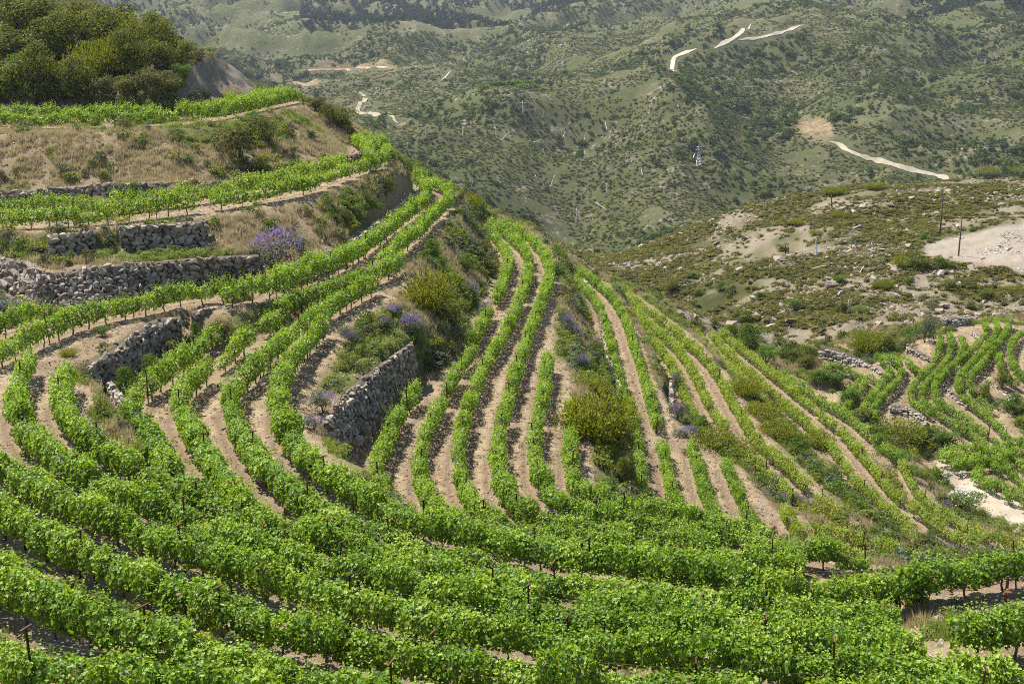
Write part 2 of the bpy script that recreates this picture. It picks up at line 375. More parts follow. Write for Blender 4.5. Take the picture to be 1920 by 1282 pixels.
def triangulate(ctrl):
    a, v, e = ctrl[:, 0] / ctrl[:, 1], np.log(ctrl[:, 1]), ctrl[:, 2] / ctrl[:, 1]
    res = delaunay_2d_cdt([Vector((float(p), float(q))) for p, q in zip(a, v)], [], [], 0, 1e-7)
    verts, faces, orig = res[0], res[2], res[3]
    ev = np.array([e[o[0]] for o in orig]); av = np.array([p.x for p in verts]); vv = np.array([p.y for p in verts])
    E = np.full((NV, NA), np.nan)
    da = GA[1] - GA[0]
    for f in faces:
        i, j, k = f
        x0, x1, x2 = av[i], av[j], av[k]; y0, y1, y2 = vv[i], vv[j], vv[k]
        c0 = max(0, int(math.ceil((min(x0, x1, x2) - A0) / da))); c1 = min(NA - 1, int((max(x0, x1, x2) - A0) / da))
        if c1 < c0: continue
        r0 = np.searchsorted(V, min(y0, y1, y2)); r1 = np.searchsorted(V, max(y0, y1, y2), 'right')
        if r1 <= r0: continue
        det = (y1 - y2) * (x0 - x2) + (x2 - x1) * (y0 - y2)
        if abs(det) < 1e-16: continue
        X = GA[c0:c1 + 1][None, :]; Y = V[r0:r1][:, None]
        w0 = ((y1 - y2) * (X - x2) + (x2 - x1) * (Y - y2)) / det
        w1 = ((y2 - y0) * (X - x2) + (x0 - x2) * (Y - y2)) / det
        w2 = 1 - w0 - w1
        m = (w0 >= -1e-9) & (w1 >= -1e-9) & (w2 >= -1e-9)
        val = w0 * ev[i] + w1 * ev[j] + w2 * ev[k]
        sub = E[r0:r1, c0:c1 + 1]
        sub[m] = val[m]
    return E

E = triangulate(ctrl)
for r in range(NV):                                    # anything outside the survey continues its row
    m = np.isnan(E[r])
    if m.all(): E[r] = E[r - 1] if r else 0
    elif m.any():
        good = np.where(~m)[0]; E[r, m] = np.interp(np.where(m)[0], good, E[r, good])

def blur(Z, n, wr=0.25, wc=0.25):
    for _ in range(n):
        Zp = np.pad(Z, ((1, 1), (0, 0)), 'edge'); Z = wr * Zp[:-2] + (1 - 2 * wr) * Zp[1:-1] + wr * Zp[2:]
        Zp = np.pad(Z, ((0, 0), (1, 1)), 'edge'); Z = wc * Zp[:, :-2] + (1 - 2 * wc) * Zp[:, 1:-1] + wc * Zp[:, 2:]
    return Z
Yg = np.exp(V)[:, None] * np.ones((1, NA)); Xg = GA[None, :] * Yg
E_near = blur(E, 2)
E_far = blur(blur(E, 40), 60)
wfar = smoothstep(112 * S, 150 * S, Yg)
E = E_near * (1 - wfar) + E_far * wfar
Zg = E * Yg
# distance to the nearest vine row and its id over the near part of the sheet
DR = np.full((NV, NA), 99.0)
near_rows = np.where(np.exp(V) < 128 * S)[0]
for r in near_rows:
    for c in range(NA):
        if abs(GA[c]) < 0.5:
            DR[r, c] = kd_rows.find((Xg[r, c], Yg[r, c], 0))[2]
# relief: clods on the worked soil, hummocks on the banks, spurs and gullies on the far hills
DE = np.full((NV, NA), 9.0)
for r in near_rows:
    for c in range(NA):
        if abs(GA[c]) < 0.46 and DR[r, c] > 0.8: DE[r, c] = kd_e.find((Xg[r, c], Yg[r, c], 0))[2]
bank = smoothstep(1.2, 2.4, DR) * smoothstep(0.35, 1.4, DE)
near = 1 - smoothstep(118 * S, 150 * S, Yg)
Zg += near * bank * ((fbm(Xg / 1.9, Yg / 1.9, 3, 4) - 0.5) * 0.75 + (fbm(Xg / 0.5, Yg / 0.5, 8, 2) - 0.5) * 0.22)
Zg += near * (1 - bank) * ((fbm(Xg / 0.9, Yg / 0.9, 5, 3) - 0.5) * 0.10)
cut = in_cut = ((Xg / Yg < -0.185) & (Yg > 85 * S) & (Yg < 108 * S))
Zg += cut * bank * ((fbm(Xg / 0.8, Yg / 3.0, 15, 4) - 0.5) * 1.6)
rid = 1 - np.abs(2 * fbm(Xg / 170.0 + 3.1, Yg / 170.0, 21, 5, 0.5) - 1)
rid2 = 1 - np.abs(2 * fbm(Xg / 55.0, Yg / 55.0 + 7.7, 33, 4, 0.5) - 1)
wmid = smoothstep(105 * S, 140 * S, Yg) * (1 - smoothstep(190 * S, 260 * S, Yg))
whill = smoothstep(220 * S, 420 * S, Yg)
Zg += whill * ((rid - 0.75) * 0.056 * Yg + (rid2 - 0.75) * 10.0)
Zg += wmid * ((fbm(Xg / 13.0, Yg / 13.0, 41, 5, 0.55) - 0.5) * 3.2)
E = Zg / Yg

def ground(x, y):
    """height of the ground (array or number)"""
    x = np.asarray(x, float); y = np.asarray(y, float)
    c = np.clip((x / y - A0) / (A1 - A0) * (NA - 1), 0, NA - 1.001)
    r = np.clip(np.interp(np.log(y), V, np.arange(NV)), 0, NV - 1.001)
    ci, ri = c.astype(int), r.astype(int); fc, fr = c - ci, r - ri
    z = (Zg[ri, ci] * (1 - fc) + Zg[ri, ci + 1] * fc) * (1 - fr) + (Zg[ri + 1, ci] * (1 - fc) + Zg[ri + 1, ci + 1] * fc) * fr
    return z

def sample_grid(G, x, y):
    c = np.clip(np.round((x / y - A0) / (A1 - A0) * (NA - 1)), 0, NA - 1).astype(int)
    r = np.clip(np.round(np.interp(np.log(y), V, np.arange(NV))), 0, NV - 1).astype(int)
    return G[r, c]

def spot(px, py):
    """where a line of sight meets the ground"""
    a, e = sight(px, py)
    c = min(max((a - A0) / (A1 - A0) * (NA - 1), 0), NA - 1.001); ci = int(c); fc = c - ci
    col = E[:, ci] * (1 - fc) + E[:, ci + 1] * fc
    hit = np.where(col >= e)[0]
    r = hit[0] if len(hit) else NV - 1
    if r > 0:
        f = (e - col[r - 1]) / (col[r] - col[r - 1] + 1e-12); v = V[r - 1] + (V[r] - V[r - 1]) * min(max(f, 0), 1)
    else: v = V[0]
    y = math.exp(v)
    return Vector((a * y, y, float(ground(a * y, y))))

Emax = np.maximum.accumulate(E, axis=0)
def in_view(x, y, z, slack=0.004):
    """true where a point is inside the photograph's field and not behind a ridge"""
    a = x / y; e = z / y
    c, s = math.cos(PITCH), math.sin(PITCH)
    d = c - e * s
    v = (s + e * c) / d; u = a / d
    ok = (np.abs(u) < 0.43) & (np.abs(v) < 0.29)
    return ok & (e + slack > sample_grid(Emax, x, y))
# ------------------------------------------------------------------ materials
def new_mat(name):
    m = bpy.data.materials.new(name); m.use_nodes = True
    nt = m.node_tree; b = nt.nodes['Principled BSDF']; out = nt.nodes['Material Output']
    return m, nt, b, out
def N(nt, t, **kw):
    n = nt.nodes.new(t)
    for k, v in kw.items(): setattr(n, k, v)
    return n
def noise(nt, vec, scale, detail=4.0, rough=0.55, dist=0.0):
    n = N(nt, 'ShaderNodeTexNoise'); n.inputs['Scale'].default_value = scale; n.inputs['Detail'].default_value = detail
    n.inputs['Roughness'].default_value = rough; n.inputs['Distortion'].default_value = dist
    nt.links.new(vec, n.inputs['Vector']); return n.outputs['Fac']
def ramp(nt, fac, stops, interp='LINEAR'):
    r = N(nt, 'ShaderNodeValToRGB'); r.color_ramp.interpolation = interp
    el = r.color_ramp.elements
    while len(el) < len(stops): el.new(0.5)
    for e, (p, c) in zip(el, stops):
        e.position = p; e.color = (*c, 1) if len(c) == 3 else c
    nt.links.new(fac, r.inputs[0]); return r.outputs[0]
def mix(nt, fac, a, b, mode='MIX'):
    n = N(nt, 'ShaderNodeMix', data_type='RGBA', blend_type=mode)
    for s, v in ((n.inputs[0], fac), (n.inputs[6], a), (n.inputs[7], b)):
        if hasattr(v, 'is_output'): nt.links.new(v, s)
        else: s.default_value = v if not isinstance(v, tuple) else (*v, 1)
    return n.outputs[2]
def math_n(nt, op, a, b=0.5, clamp=False):
    n = N(nt, 'ShaderNodeMath', operation=op, use_clamp=clamp)
    for s, v in ((n.inputs[0], a), (n.inputs[1], b)):
        if hasattr(v, 'is_output'): nt.links.new(v, s)
        else: s.default_value = v
    return n.outputs[0]
def madd(nt, a, b, c, clamp=False):
    n = N(nt, 'ShaderNodeMath', operation='MULTIPLY_ADD', use_clamp=clamp)
    for s, v in ((n.inputs[0], a), (n.inputs[1], b), (n.inputs[2], c)):
        if hasattr(v, 'is_output'): nt.links.new(v, s)
        else: s.default_value = v
    return n.outputs[0]
def bump(nt, b, h, strength, dist):
    n = N(nt, 'ShaderNodeBump'); n.inputs['Strength'].default_value = strength; n.inputs['Distance'].default_value = dist
    nt.links.new(h, n.inputs['Height']); nt.links.new(n.outputs[0], b.inputs['Normal'])

def leaf_mat(name, stops, trans=(0.30, 0.42, 0.05), tfac=0.38, rough=0.45, spec=0.35, objvar=0.10):
    """foliage: the leaf's own tint varies leaf by leaf and plant by plant"""
    m, nt, b, out = new_mat(name)
    at = N(nt, 'ShaderNodeAttribute', attribute_name='tint')
    sep = N(nt, 'ShaderNodeSeparateColor'); nt.links.new(at.outputs['Color'], sep.inputs[0])
    oi = N(nt, 'ShaderNodeObjectInfo')
    v = madd(nt, oi.outputs['Random'], objvar * 2, -objvar)
    f = math_n(nt, 'ADD', sep.outputs[0], v, True)
    col = ramp(nt, f, stops)
    nt.links.new(col, b.inputs['Base Color'])
    b.inputs['Roughness'].default_value = rough
    b.inputs['Specular IOR Level'].default_value = spec
    tr = N(nt, 'ShaderNodeBsdfTranslucent')
    nt.links.new(mix(nt, 0.6, col, trans), tr.inputs[0])
    mx = N(nt, 'ShaderNodeMixShader'); mx.inputs[0].default_value = tfac
    nt.links.new(b.outputs[0], mx.inputs[1]); nt.links.new(tr.outputs[0], mx.inputs[2]); nt.links.new(mx.outputs[0], out.inputs[0])
    return m

def plain(name, c1, c2, scale=6.0, rough=0.9, bstr=0.4, bdist=0.02, metallic=0.0):
    m, nt, b, out = new_mat(name)
    tc = N(nt, 'ShaderNodeTexCoord')
    oi = N(nt, 'ShaderNodeObjectInfo')
    vec = N(nt, 'ShaderNodeVectorMath', operation='ADD'); nt.links.new(tc.outputs['Object'], vec.inputs[0]); nt.links.new(oi.outputs['Location'], vec.inputs[1])
    n = noise(nt, vec.outputs[0], scale, 5, 0.65)
    f = madd(nt, oi.outputs['Random'], 0.5, -0.25)
    f = math_n(nt, 'ADD', n, f, True)
    nt.links.new(ramp(nt, f, [(0.25, c1), (0.75, c2)]), b.inputs['Base Color'])
    b.inputs['Roughness'].default_value = rough; b.inputs['Metallic'].default_value = metallic
    b.inputs['Specular IOR Level'].default_value = 0.2
    if bstr: bump(nt, b, n, bstr, bdist)
    return m

M = {}
M['vine'] = leaf_mat('vine_leaf', [(0.0, (0.030, 0.078, 0.008)), (0.35, (0.090, 0.178, 0.012)), (0.7, (0.200, 0.315, 0.020)), (1.0, (0.38, 0.45, 0.07))], (0.50, 0.70, 0.02), 0.34, 0.45, 0.28, 0.17)
M['vine_y'] = leaf_mat('vine_leaf_yellowing', [(0.0, (0.06, 0.12, 0.010)), (0.35, (0.13, 0.21, 0.014)), (0.7, (0.24, 0.32, 0.025)), (1.0, (0.40, 0.43, 0.06))], (0.62, 0.70, 0.02), 0.34, 0.45, 0.28)
M['oak'] = leaf_mat('evergreen_leaf', [(0.0, (0.026, 0.040, 0.008)), (0.4, (0.092, 0.114, 0.020)), (0.75, (0.205, 0.215, 0.042)), (1.0, (0.36, 0.33, 0.09))], (0.34, 0.36, 0.02), 0.22, 0.7, 0.1)
M['maquis'] = leaf_mat('maquis_leaf', [(0.0, (0.045, 0.050, 0.016)), (0.4, (0.095, 0.098, 0.032)), (0.75, (0.16, 0.150, 0.050)), (1.0, (0.24, 0.20, 0.08))], (0.28, 0.26, 0.05), 0.28, 0.7, 0.1)
M['broom'] = leaf_mat('broom_twig', [(0.0, (0.050, 0.072, 0.008)), (0.4, (0.130, 0.155, 0.012)), (0.75, (0.235, 0.245, 0.016)), (1.0, (0.38, 0.35, 0.03))], (0.48, 0.48, 0.01), 0.28, 0.55, 0.2)
M['leafy'] = leaf_mat('shrub_leaf', [(0.0, (0.030, 0.062, 0.010)), (0.4, (0.070, 0.130, 0.016)), (0.75, (0.130, 0.20, 0.024)), (1.0, (0.22, 0.29, 0.05))], (0.30, 0.42, 0.02), 0.28, 0.65, 0.12)
M['grey'] = leaf_mat('grey_green_leaf', [(0.0, (0.050, 0.065, 0.040)), (0.5, (0.10, 0.125, 0.075)), (1.0, (0.20, 0.22, 0.15))], (0.2, 0.24, 0.12), 0.2, 0.7, 0.1)
M['purple'] = leaf_mat('lavender_flower', [(0.0, (0.17, 0.115, 0.25)), (0.5, (0.31, 0.21, 0.42)), (1.0, (0.46, 0.34, 0.57))], (0.45, 0.30, 0.58), 0.25, 0.8, 0.05)
M['blossom'] = leaf_mat('white_blossom', [(0.0, (0.55, 0.53, 0.45)), (1.0, (0.80, 0.78, 0.72))], (0.7, 0.7, 0.6), 0.25, 0.8, 0.05)
M['dry'] = leaf_mat('dry_grass_blade', [(0.0, (0.20, 0.145, 0.075)), (0.4, (0.37, 0.29, 0.15)), (0.75, (0.50, 0.42, 0.24)), (1.0, (0.60, 0.53, 0.34))], (0.55, 0.46, 0.25), 0.35, 0.8, 0.1, 0.22)
M['green_grass'] = leaf_mat('green_grass_blade', [(0.0, (0.07, 0.10, 0.025)), (0.4, (0.14, 0.18, 0.04)), (0.75, (0.24, 0.26, 0.07)), (1.0, (0.38, 0.36, 0.13))], (0.40, 0.48, 0.07), 0.38, 0.7, 0.1, 0.25)
M['far_scrub'] = leaf_mat('far_scrub_leaf', [(0.0, (0.028, 0.046, 0.012)), (0.4, (0.056, 0.090, 0.018)), (0.75, (0.105, 0.150, 0.026)), (1.0, (0.18, 0.21, 0.04))], (0.14, 0.2, 0.03), 0.2, 0.7, 0.1, 0.3)
M['garrigue'] = leaf_mat('garrigue_leaf', [(0.0, (0.075, 0.076, 0.018)), (0.4, (0.145, 0.142, 0.030)), (0.75, (0.22, 0.205, 0.046)), (1.0, (0.33, 0.27, 0.09))], (0.26, 0.23, 0.05), 0.25, 0.7, 0.1, 0.3)
M['pine'] = leaf_mat('pine_needle', [(0.0, (0.016, 0.030, 0.014)), (0.5, (0.034, 0.055, 0.024)), (1.0, (0.06, 0.085, 0.035))], (0.05, 0.08, 0.03), 0.1, 0.7, 0.1, 0.2)
M['bark'] = plain('bark', (0.055, 0.038, 0.026), (0.16, 0.115, 0.08), 30, 0.95, 0.6, 0.01)
M['dead'] = plain('bleached_wood', (0.58, 0.54, 0.48), (0.80, 0.77, 0.71), 3, 0.9, 0.3, 0.02)
M['burnt'] = plain('burnt_wood', (0.02, 0.018, 0.016), (0.09, 0.075, 0.06), 3, 0.9, 0.3, 0.02)
M['stone'] = plain('dry_stone', (0.135, 0.104, 0.078), (0.40, 0.335, 0.265), 3.5, 0.92, 0.7, 0.03)
M['pale_stone'] = plain('pale_stone', (0.24, 0.205, 0.165), (0.47, 0.42, 0.36), 2.5, 0.92, 0.7, 0.04)
M['pink_stone'] = plain('pinkish_stone', (0.16, 0.12, 0.095), (0.36, 0.29, 0.235), 1.6, 0.95, 0.7, 0.05)
M['core'] = plain('wall_fill', (0.07, 0.055, 0.042), (0.16, 0.13, 0.10), 5, 1.0, 0.5, 0.03)
M['rust'] = plain('rusty_steel', (0.055, 0.026, 0.016), (0.17, 0.075, 0.042), 14, 0.75, 0.3, 0.004, 0.25)
M['red_rust'] = plain('red_rusty_steel', (0.10, 0.038, 0.020), (0.22, 0.085, 0.045), 14, 0.8, 0.3, 0.004, 0.1)
M['wire'] = plain('galvanised_wire', (0.10, 0.10, 0.10), (0.2, 0.2, 0.2), 5, 0.6, 0, 0.0, 0.5)
M['hose'] = plain('black_hose', (0.012, 0.012, 0.012), (0.03, 0.03, 0.03), 5, 0.6, 0, 0.0)
M['pole'] = plain('weathered_pole', (0.05, 0.04, 0.032), (0.14, 0.11, 0.085), 4, 0.9, 0.3, 0.01)
M['steel'] = plain('grey_steel', (0.42, 0.43, 0.44), (0.58, 0.59, 0.60), 4, 0.6, 0, 0, 0.3)
M['track'] = plain('pale_track', (0.30, 0.25, 0.185), (0.50, 0.435, 0.345), 0.5, 0.95, 0.4, 0.06)
M['red_track'] = plain('ochre_track', (0.34, 0.22, 0.14), (0.52, 0.38, 0.26), 0.16, 0.95, 0.4, 0.06)

def terrain_mat():
    m, nt, b, out = new_mat('terrain_ground')
    geo = N(nt, 'ShaderNodeNewGeometry'); pos = geo.outputs['Position']
    at = N(nt, 'ShaderNodeAttribute', attribute_name='zone'); z = N(nt, 'ShaderNodeSeparateColor'); nt.links.new(at.outputs['Color'], z.inputs[0])
    at2 = N(nt, 'ShaderNodeAttribute', attribute_name='cover'); z2 = N(nt, 'ShaderNodeSeparateColor'); nt.links.new(at2.outputs['Color'], z2.inputs[0])
    soil, scrub, bare = z.outputs[0], z.outputs[1], z.outputs[2]
    green, gravel, red = z2.outputs[0], z2.outputs[1], z2.outputs[2]
    n_big = noise(nt, pos, 0.22, 5, 0.6); n_mid = noise(nt, pos, 1.3, 6, 0.65); n_fine = noise(nt, pos, 7.0, 5, 0.7); n_clod = noise(nt, pos, 16.0, 3, 0.7)
    # worked soil with straw
    c_soil = mix(nt, n_fine, (0.215, 0.148, 0.092), (0.44, 0.325, 0.212))
    straw = ramp(nt, madd(nt, n_mid, 0.6, math_n(nt, 'MULTIPLY', n_big, 0.4)), [(0.44, (0, 0, 0)), (0.60, (1, 1, 1))])
    c_soil = mix(nt, ramp(nt, n_big, [(0.35, (0, 0, 0)), (0.7, (0.6, 0.6, 0.6))]), c_soil, mix(nt, n_fine, (0.145, 0.098, 0.066), (0.31, 0.225, 0.155)))
    c_soil = mix(nt, math_n(nt, 'MULTIPLY', straw, madd(nt, n_fine, 0.8, 0.05)), c_soil, (0.52, 0.41, 0.25))
    at3 = N(nt, 'ShaderNodeAttribute', attribute_name='lane'); z3 = N(nt, 'ShaderNodeSeparateColor'); nt.links.new(at3.outputs['Color'], z3.inputs[0])
    c_soil = mix(nt, math_n(nt, 'MULTIPLY', z3.outputs[0], ramp(nt, n_mid, [(0.38, (0, 0, 0)), (0.6, (0.8, 0.8, 0.8))])), c_soil, mix(nt, n_fine, (0.34, 0.255, 0.145), (0.60, 0.49, 0.31)))
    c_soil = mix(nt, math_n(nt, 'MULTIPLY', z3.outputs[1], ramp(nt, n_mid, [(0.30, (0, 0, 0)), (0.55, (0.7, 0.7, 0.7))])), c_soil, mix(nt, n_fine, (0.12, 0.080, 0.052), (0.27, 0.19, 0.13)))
    # bank: dry grass mat with green patches and bare earth
    c_dry = mix(nt, n_fine, (0.20, 0.145, 0.085), (0.42, 0.33, 0.20))
    c_grn = mix(nt, n_fine, (0.085, 0.105, 0.03), (0.21, 0.215, 0.075))
    gmask = ramp(nt, madd(nt, n_mid, 0.8, green), [(0.42, (0, 0, 0)), (0.85, (1, 1, 1))])
    c_bank = mix(nt, gmask, c_dry, c_grn)
    c_earth = mix(nt, n_fine, (0.20, 0.145, 0.105), (0.36, 0.275, 0.205))
    emask = ramp(nt, n_mid, [(0.58, (0, 0, 0)), (0.68, (1, 1, 1))])
    c_bank = mix(nt, math_n(nt, 'MULTIPLY', emask, 0.7), c_bank, c_earth)
    c_bare = mix(nt, n_mid, (0.16, 0.125, 0.09), (0.40, 0.345, 0.28))
    # scrub hills: low cushions over stony ground
    n_s = noise(nt, pos, 0.9, 6, 0.7); n_s2 = noise(nt, pos, 0.035, 6, 0.6); n_s3 = noise(nt, pos, 0.26, 7, 0.72)
    c_scr = mix(nt, n_s, (0.038, 0.048, 0.014), (0.105, 0.110, 0.036))
    c_scr = mix(nt, ramp(nt, n_s2, [(0.35, (0, 0, 0)), (0.7, (1, 1, 1))]), c_scr, mix(nt, n_s, (0.070, 0.066, 0.030), (0.15, 0.130, 0.066)))
    c_stone = mix(nt, n_s, (0.19, 0.155, 0.125), (0.36, 0.315, 0.265))
    smask = ramp(nt, madd(nt, n_s3, 0.75, math_n(nt, 'MULTIPLY', n_s2, 0.3)), [(0.58, (0, 0, 0)), (0.68, (1, 1, 1))])
    n_c = noise(nt, pos, 0.14, 8, 0.78)
    c_scr = mix(nt, ramp(nt, n_c, [(0.46, (0, 0, 0)), (0.56, (0.75, 0.75, 0.75))]), c_scr, mix(nt, n_s, (0.035, 0.046, 0.018), (0.075, 0.088, 0.032)))
    n_c2 = noise(nt, pos, 0.33, 8, 0.8)
    c_scr = mix(nt, ramp(nt, n_c2, [(0.56, (0, 0, 0)), (0.66, (0.6, 0.6, 0.6))]), c_scr, mix(nt, n_s, (0.10, 0.088, 0.056), (0.19, 0.162, 0.115)))
    c_scr = mix(nt, smask, c_scr, c_stone)
    at4 = N(nt, 'ShaderNodeAttribute', attribute_name='lane'); z4 = N(nt, 'ShaderNodeSeparateColor'); nt.links.new(at4.outputs['Color'], z4.inputs[0])
    c_scr = mix(nt, math_n(nt, 'MULTIPLY', z4.outputs[2], ramp(nt, n_c2, [(0.40, (0, 0, 0)), (0.60, (1, 1, 1))])), c_scr, c_stone)
    c = mix(nt, soil, c_bank, c_soil)
    c = mix(nt, bare, c, c_bare)
    c = mix(nt, scrub, c, c_scr)
    c_grav = mix(nt, n_s3, mix(nt, n_mid, (0.27, 0.215, 0.155), (0.38, 0.325, 0.25)), mix(nt, n_fine, (0.32, 0.275, 0.215), (0.43, 0.385, 0.315)))
    c = mix(nt, gravel, c, c_grav)
    c_red = mix(nt, n_s, (0.27, 0.17, 0.105), (0.42, 0.29, 0.19))
    c = mix(nt, math_n(nt, 'MULTIPLY', red, ramp(nt, n_c2, [(0.40, (0.1, 0.1, 0.1)), (0.58, (1, 1, 1))])), c, c_red)
    nt.links.new(c, b.inputs['Base Color'])
    b.inputs['Roughness'].default_value = 1.0; b.inputs['Specular IOR Level'].default_value = 0.05
    h = math_n(nt, 'ADD', math_n(nt, 'MULTIPLY', n_clod, 0.8), math_n(nt, 'MULTIPLY', n_fine, 1.0))
    bump(nt, b, h, 1.0, 0.16)
    return m
M['terrain'] = terrain_mat()
# ------------------------------------------------------------------ the ground sheet and its kinds of ground
def in_poly(x, y, poly):
    inside = np.zeros(x.shape, bool); n = len(poly)
    for i in range(n):
        x0, y0 = poly[i][:2]; x1, y1 = poly[(i + 1) % n][:2]
        c = ((y0 > y) != (y1 > y)) & (x < (x1 - x0) * (y - y0) / (y1 - y0 + 1e-12) + x0)
        inside ^= c
    return inside

def plot(pix):               # a plot of ground from the bearings of its corners
    return [spot(px, py) for px, py in pix]

wob = (fbm(Xg / 1.4, Yg / 1.4, 55, 3) - 0.5) * 1.1
gz = np.gradient(Zg)
steep = np.hypot(gz[0] / (np.gradient(Yg, axis=0) + 1e-9), gz[1] / (np.gradient(Xg, axis=1) + 1e-9))
steep = blur(steep, 2)
soil_m = (1 - smoothstep(1.35, 1.85, DR + wob * 0.8)) * (1 - smoothstep(0.40, 0.62, steep) * smoothstep(0.5, 0.7, DR))
for poly in ([(60,665),(190,600),(300,590),(250,625),(170,680),(110,700)], [(1040,680),(1060,700),(1085,760),(1050,760),(1035,720)],
             [(1215,770),(1290,800),(1350,850),(1300,850),(1240,820)], [(0,700),(100,650),(140,700),(110,780),(130,820),(60,800),(20,740)],
             [(690,505),(745,490),(720,540),(650,590),(610,640),(600,610)]):
    soil_m = np.maximum(soil_m, in_poly(Xg, Yg, plot(poly)) * 0.9)
soil_m = np.maximum(soil_m, (1 - smoothstep(1.6, 2.2, DR + wob * 0.5)) * (Xg > 5 * S) * (Yg > 45 * S) * (1 - smoothstep(0.5, 0.7, steep)))
soil_m = np.maximum(soil_m, (1 - smoothstep(2.0, 2.8, DR + wob)) * (Xg > 27 * S) * (Yg > 80 * S) * (steep < 0.9))
scrub_m = smoothstep(100 * S, 106 * S, Yg + 6 * (fbm(Xg / 9, Yg / 9, 61, 3) - 0.5))
kz = (Xg > 28 * S) & (Yg < 101 * S)
scrub_m = np.where(Xg > 0, np.maximum(scrub_m, smoothstep(94 * S, 97 * S, Yg) * (DR > 3.5) * (Xg > 14 * S)), scrub_m)
hill_poly = [spot(-150, 150), spot(0, 175), spot(330, 178), spot(345, 125), spot(420, 118), spot(300, 40)] + [Vector((-40, 150, 0)), Vector((-120, 150, 0)), Vector((-90, 90, 0))]
woods = in_poly(Xg, Yg, hill_poly)
scrub_m = np.maximum(scrub_m * (DR > 1.6), woods)
bare_m = in_poly(Xg, Yg, plot([(330,192),(345,122),(400,108),(450,128),(482,160),(485,175),(400,190)])) * 1.0
bare_m = np.maximum(bare_m, in_poly(Xg, Yg, plot([(1640,600),(1680,540),(1730,505),(1800,505),(1935,530),(1935,585),(1850,590),(1750,592)])) * smoothstep(0.42, 0.55, fbm(Xg / 2.5, Yg / 2.5, 77, 4)) * 0.9)
rhill = smoothstep(88 * S, 100 * S, Yg) * (1 - smoothstep(185 * S, 200 * S, Yg)) * (Xg > 5) * (DR > 3)
bare_m = np.maximum(bare_m, rhill * smoothstep(0.46, 0.68, fbm(Xg / 5.0, Yg / 5.0, 78, 5)) * 0.75)
scrub_m = scrub_m * (1 - 0.85 * (bare_m > 0.4) * (Xg > 5))
bare_m = np.maximum(bare_m, in_poly(Xg, Yg, plot([(0,205),(0,168),(150,172),(320,180),(335,195)])) * 0.8)
green_m = 0.55 * smoothstep(0.45, 0.62, fbm(Xg / 7.0, Yg / 7.0, 71, 4))
green_m = np.maximum(green_m, 0.4 * smoothstep(60, 40, Yg) * (Xg < 5))
gravel_m = in_poly(Xg, Yg, plot([(1730,462),(1780,444),(1850,430),(1940,414),(1940,520),(1900,508),(1840,496),(1790,492),(1742,484)])) * 1.0
red_m = np.zeros_like(Xg)
for poly in ([(1490,220),(1555,225),(1562,255),(1530,262),(1500,250)], [(580,118),(650,112),(740,122),(745,132),(640,130),(585,128)], [(505,140),(560,150),(600,160),(560,165),(510,150)],
             [(1745,480),(1800,488),(1890,492),(1890,505),(1790,500),(1748,488)]):
    red_m = np.maximum(red_m, in_poly(Xg, Yg, plot(poly)) * 0.85)
soft = lambda Z: blur(Z.astype(float), 2)
idx = np.arange(NV * NA).reshape(NV, NA)
quads = np.stack([idx[:-1, :-1], idx[:-1, 1:], idx[1:, 1:], idx[1:, :-1]], -1).reshape(-1, 4)
me = mesh_np('terrain', np.stack([Xg, Yg, Zg], -1).reshape(-1, 3), [quads], M['terrain'], True,
             np.stack([soft(soil_m), soft(scrub_m), soft(bare_m)], -1).reshape(-1, 3), 'zone')
at = me.color_attributes.new('cover', 'FLOAT_COLOR', 'POINT')
c4 = np.ones((NV * NA, 4), np.float32); c4[:, :3] = np.stack([soft(green_m), soft(gravel_m), soft(red_m)], -1).reshape(-1, 3)
at.data.foreach_set('color', c4.ravel())
at = me.color_attributes.new('lane', 'FLOAT_COLOR', 'POINT')
lane_w = DR + wob * 0.25
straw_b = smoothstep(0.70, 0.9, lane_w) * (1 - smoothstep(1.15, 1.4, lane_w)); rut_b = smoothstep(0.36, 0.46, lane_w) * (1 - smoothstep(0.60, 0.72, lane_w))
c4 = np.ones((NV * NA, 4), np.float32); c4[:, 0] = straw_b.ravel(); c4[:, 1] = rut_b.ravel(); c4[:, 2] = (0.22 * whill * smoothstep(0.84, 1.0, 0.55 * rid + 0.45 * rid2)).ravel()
at.data.foreach_set('color', c4.ravel())
terrain = link('terrain', me)
tag(terrain, 'terraced hillside of worked soil and grass banks running out to scrub hills', 'ground', kind='structure')

def ribbon(name, left, right, mat, label, lift=0.05, across=6):
    left, right = np.asarray(left), np.asarray(right)
    n = len(left); t = np.linspace(0, 1, across + 1)
    P = left[:, None, :2] * (1 - t)[None, :, None] + right[:, None, :2] * t[None, :, None]
    z = ground(P[..., 0], P[..., 1]) + lift
    v = np.concatenate([P, z[..., None]], -1).reshape(-1, 3)
    i = np.arange(n * (across + 1)).reshape(n, across + 1)
    q = np.stack([i[:-1, :-1], i[:-1, 1:], i[1:, 1:], i[1:, :-1]], -1).reshape(-1, 4)
    o = link(name, mesh_np(name, v, [q], mat, True)); tag(o, label, 'track', kind='structure'); return o

lf = resample(smooth_line([at_z(px, py, -26.3) for px, py in [(1732,852),(1742,868),(1758,898),(1785,926),(1805,950),(1850,985),(1910,1006),(2000,1030)]], 2), 0.8)
rg = smooth_line([at_z(px, py, -26.3) for px, py in [(1750,850),(1765,860),(1795,888),(1835,915),(1880,940),(1920,952),(2020,975)]], 2)
tt = np.linspace(0, 1, len(lf)); tr = np.linspace(0, 1, len(rg))
rg = np.stack([np.interp(tt, tr, rg[:, k]) for k in range(3)], 1)
ribbon('dirt_road', lf, rg, M['track'], 'pale dirt road below the lowest vine rows', 0.05, 8)

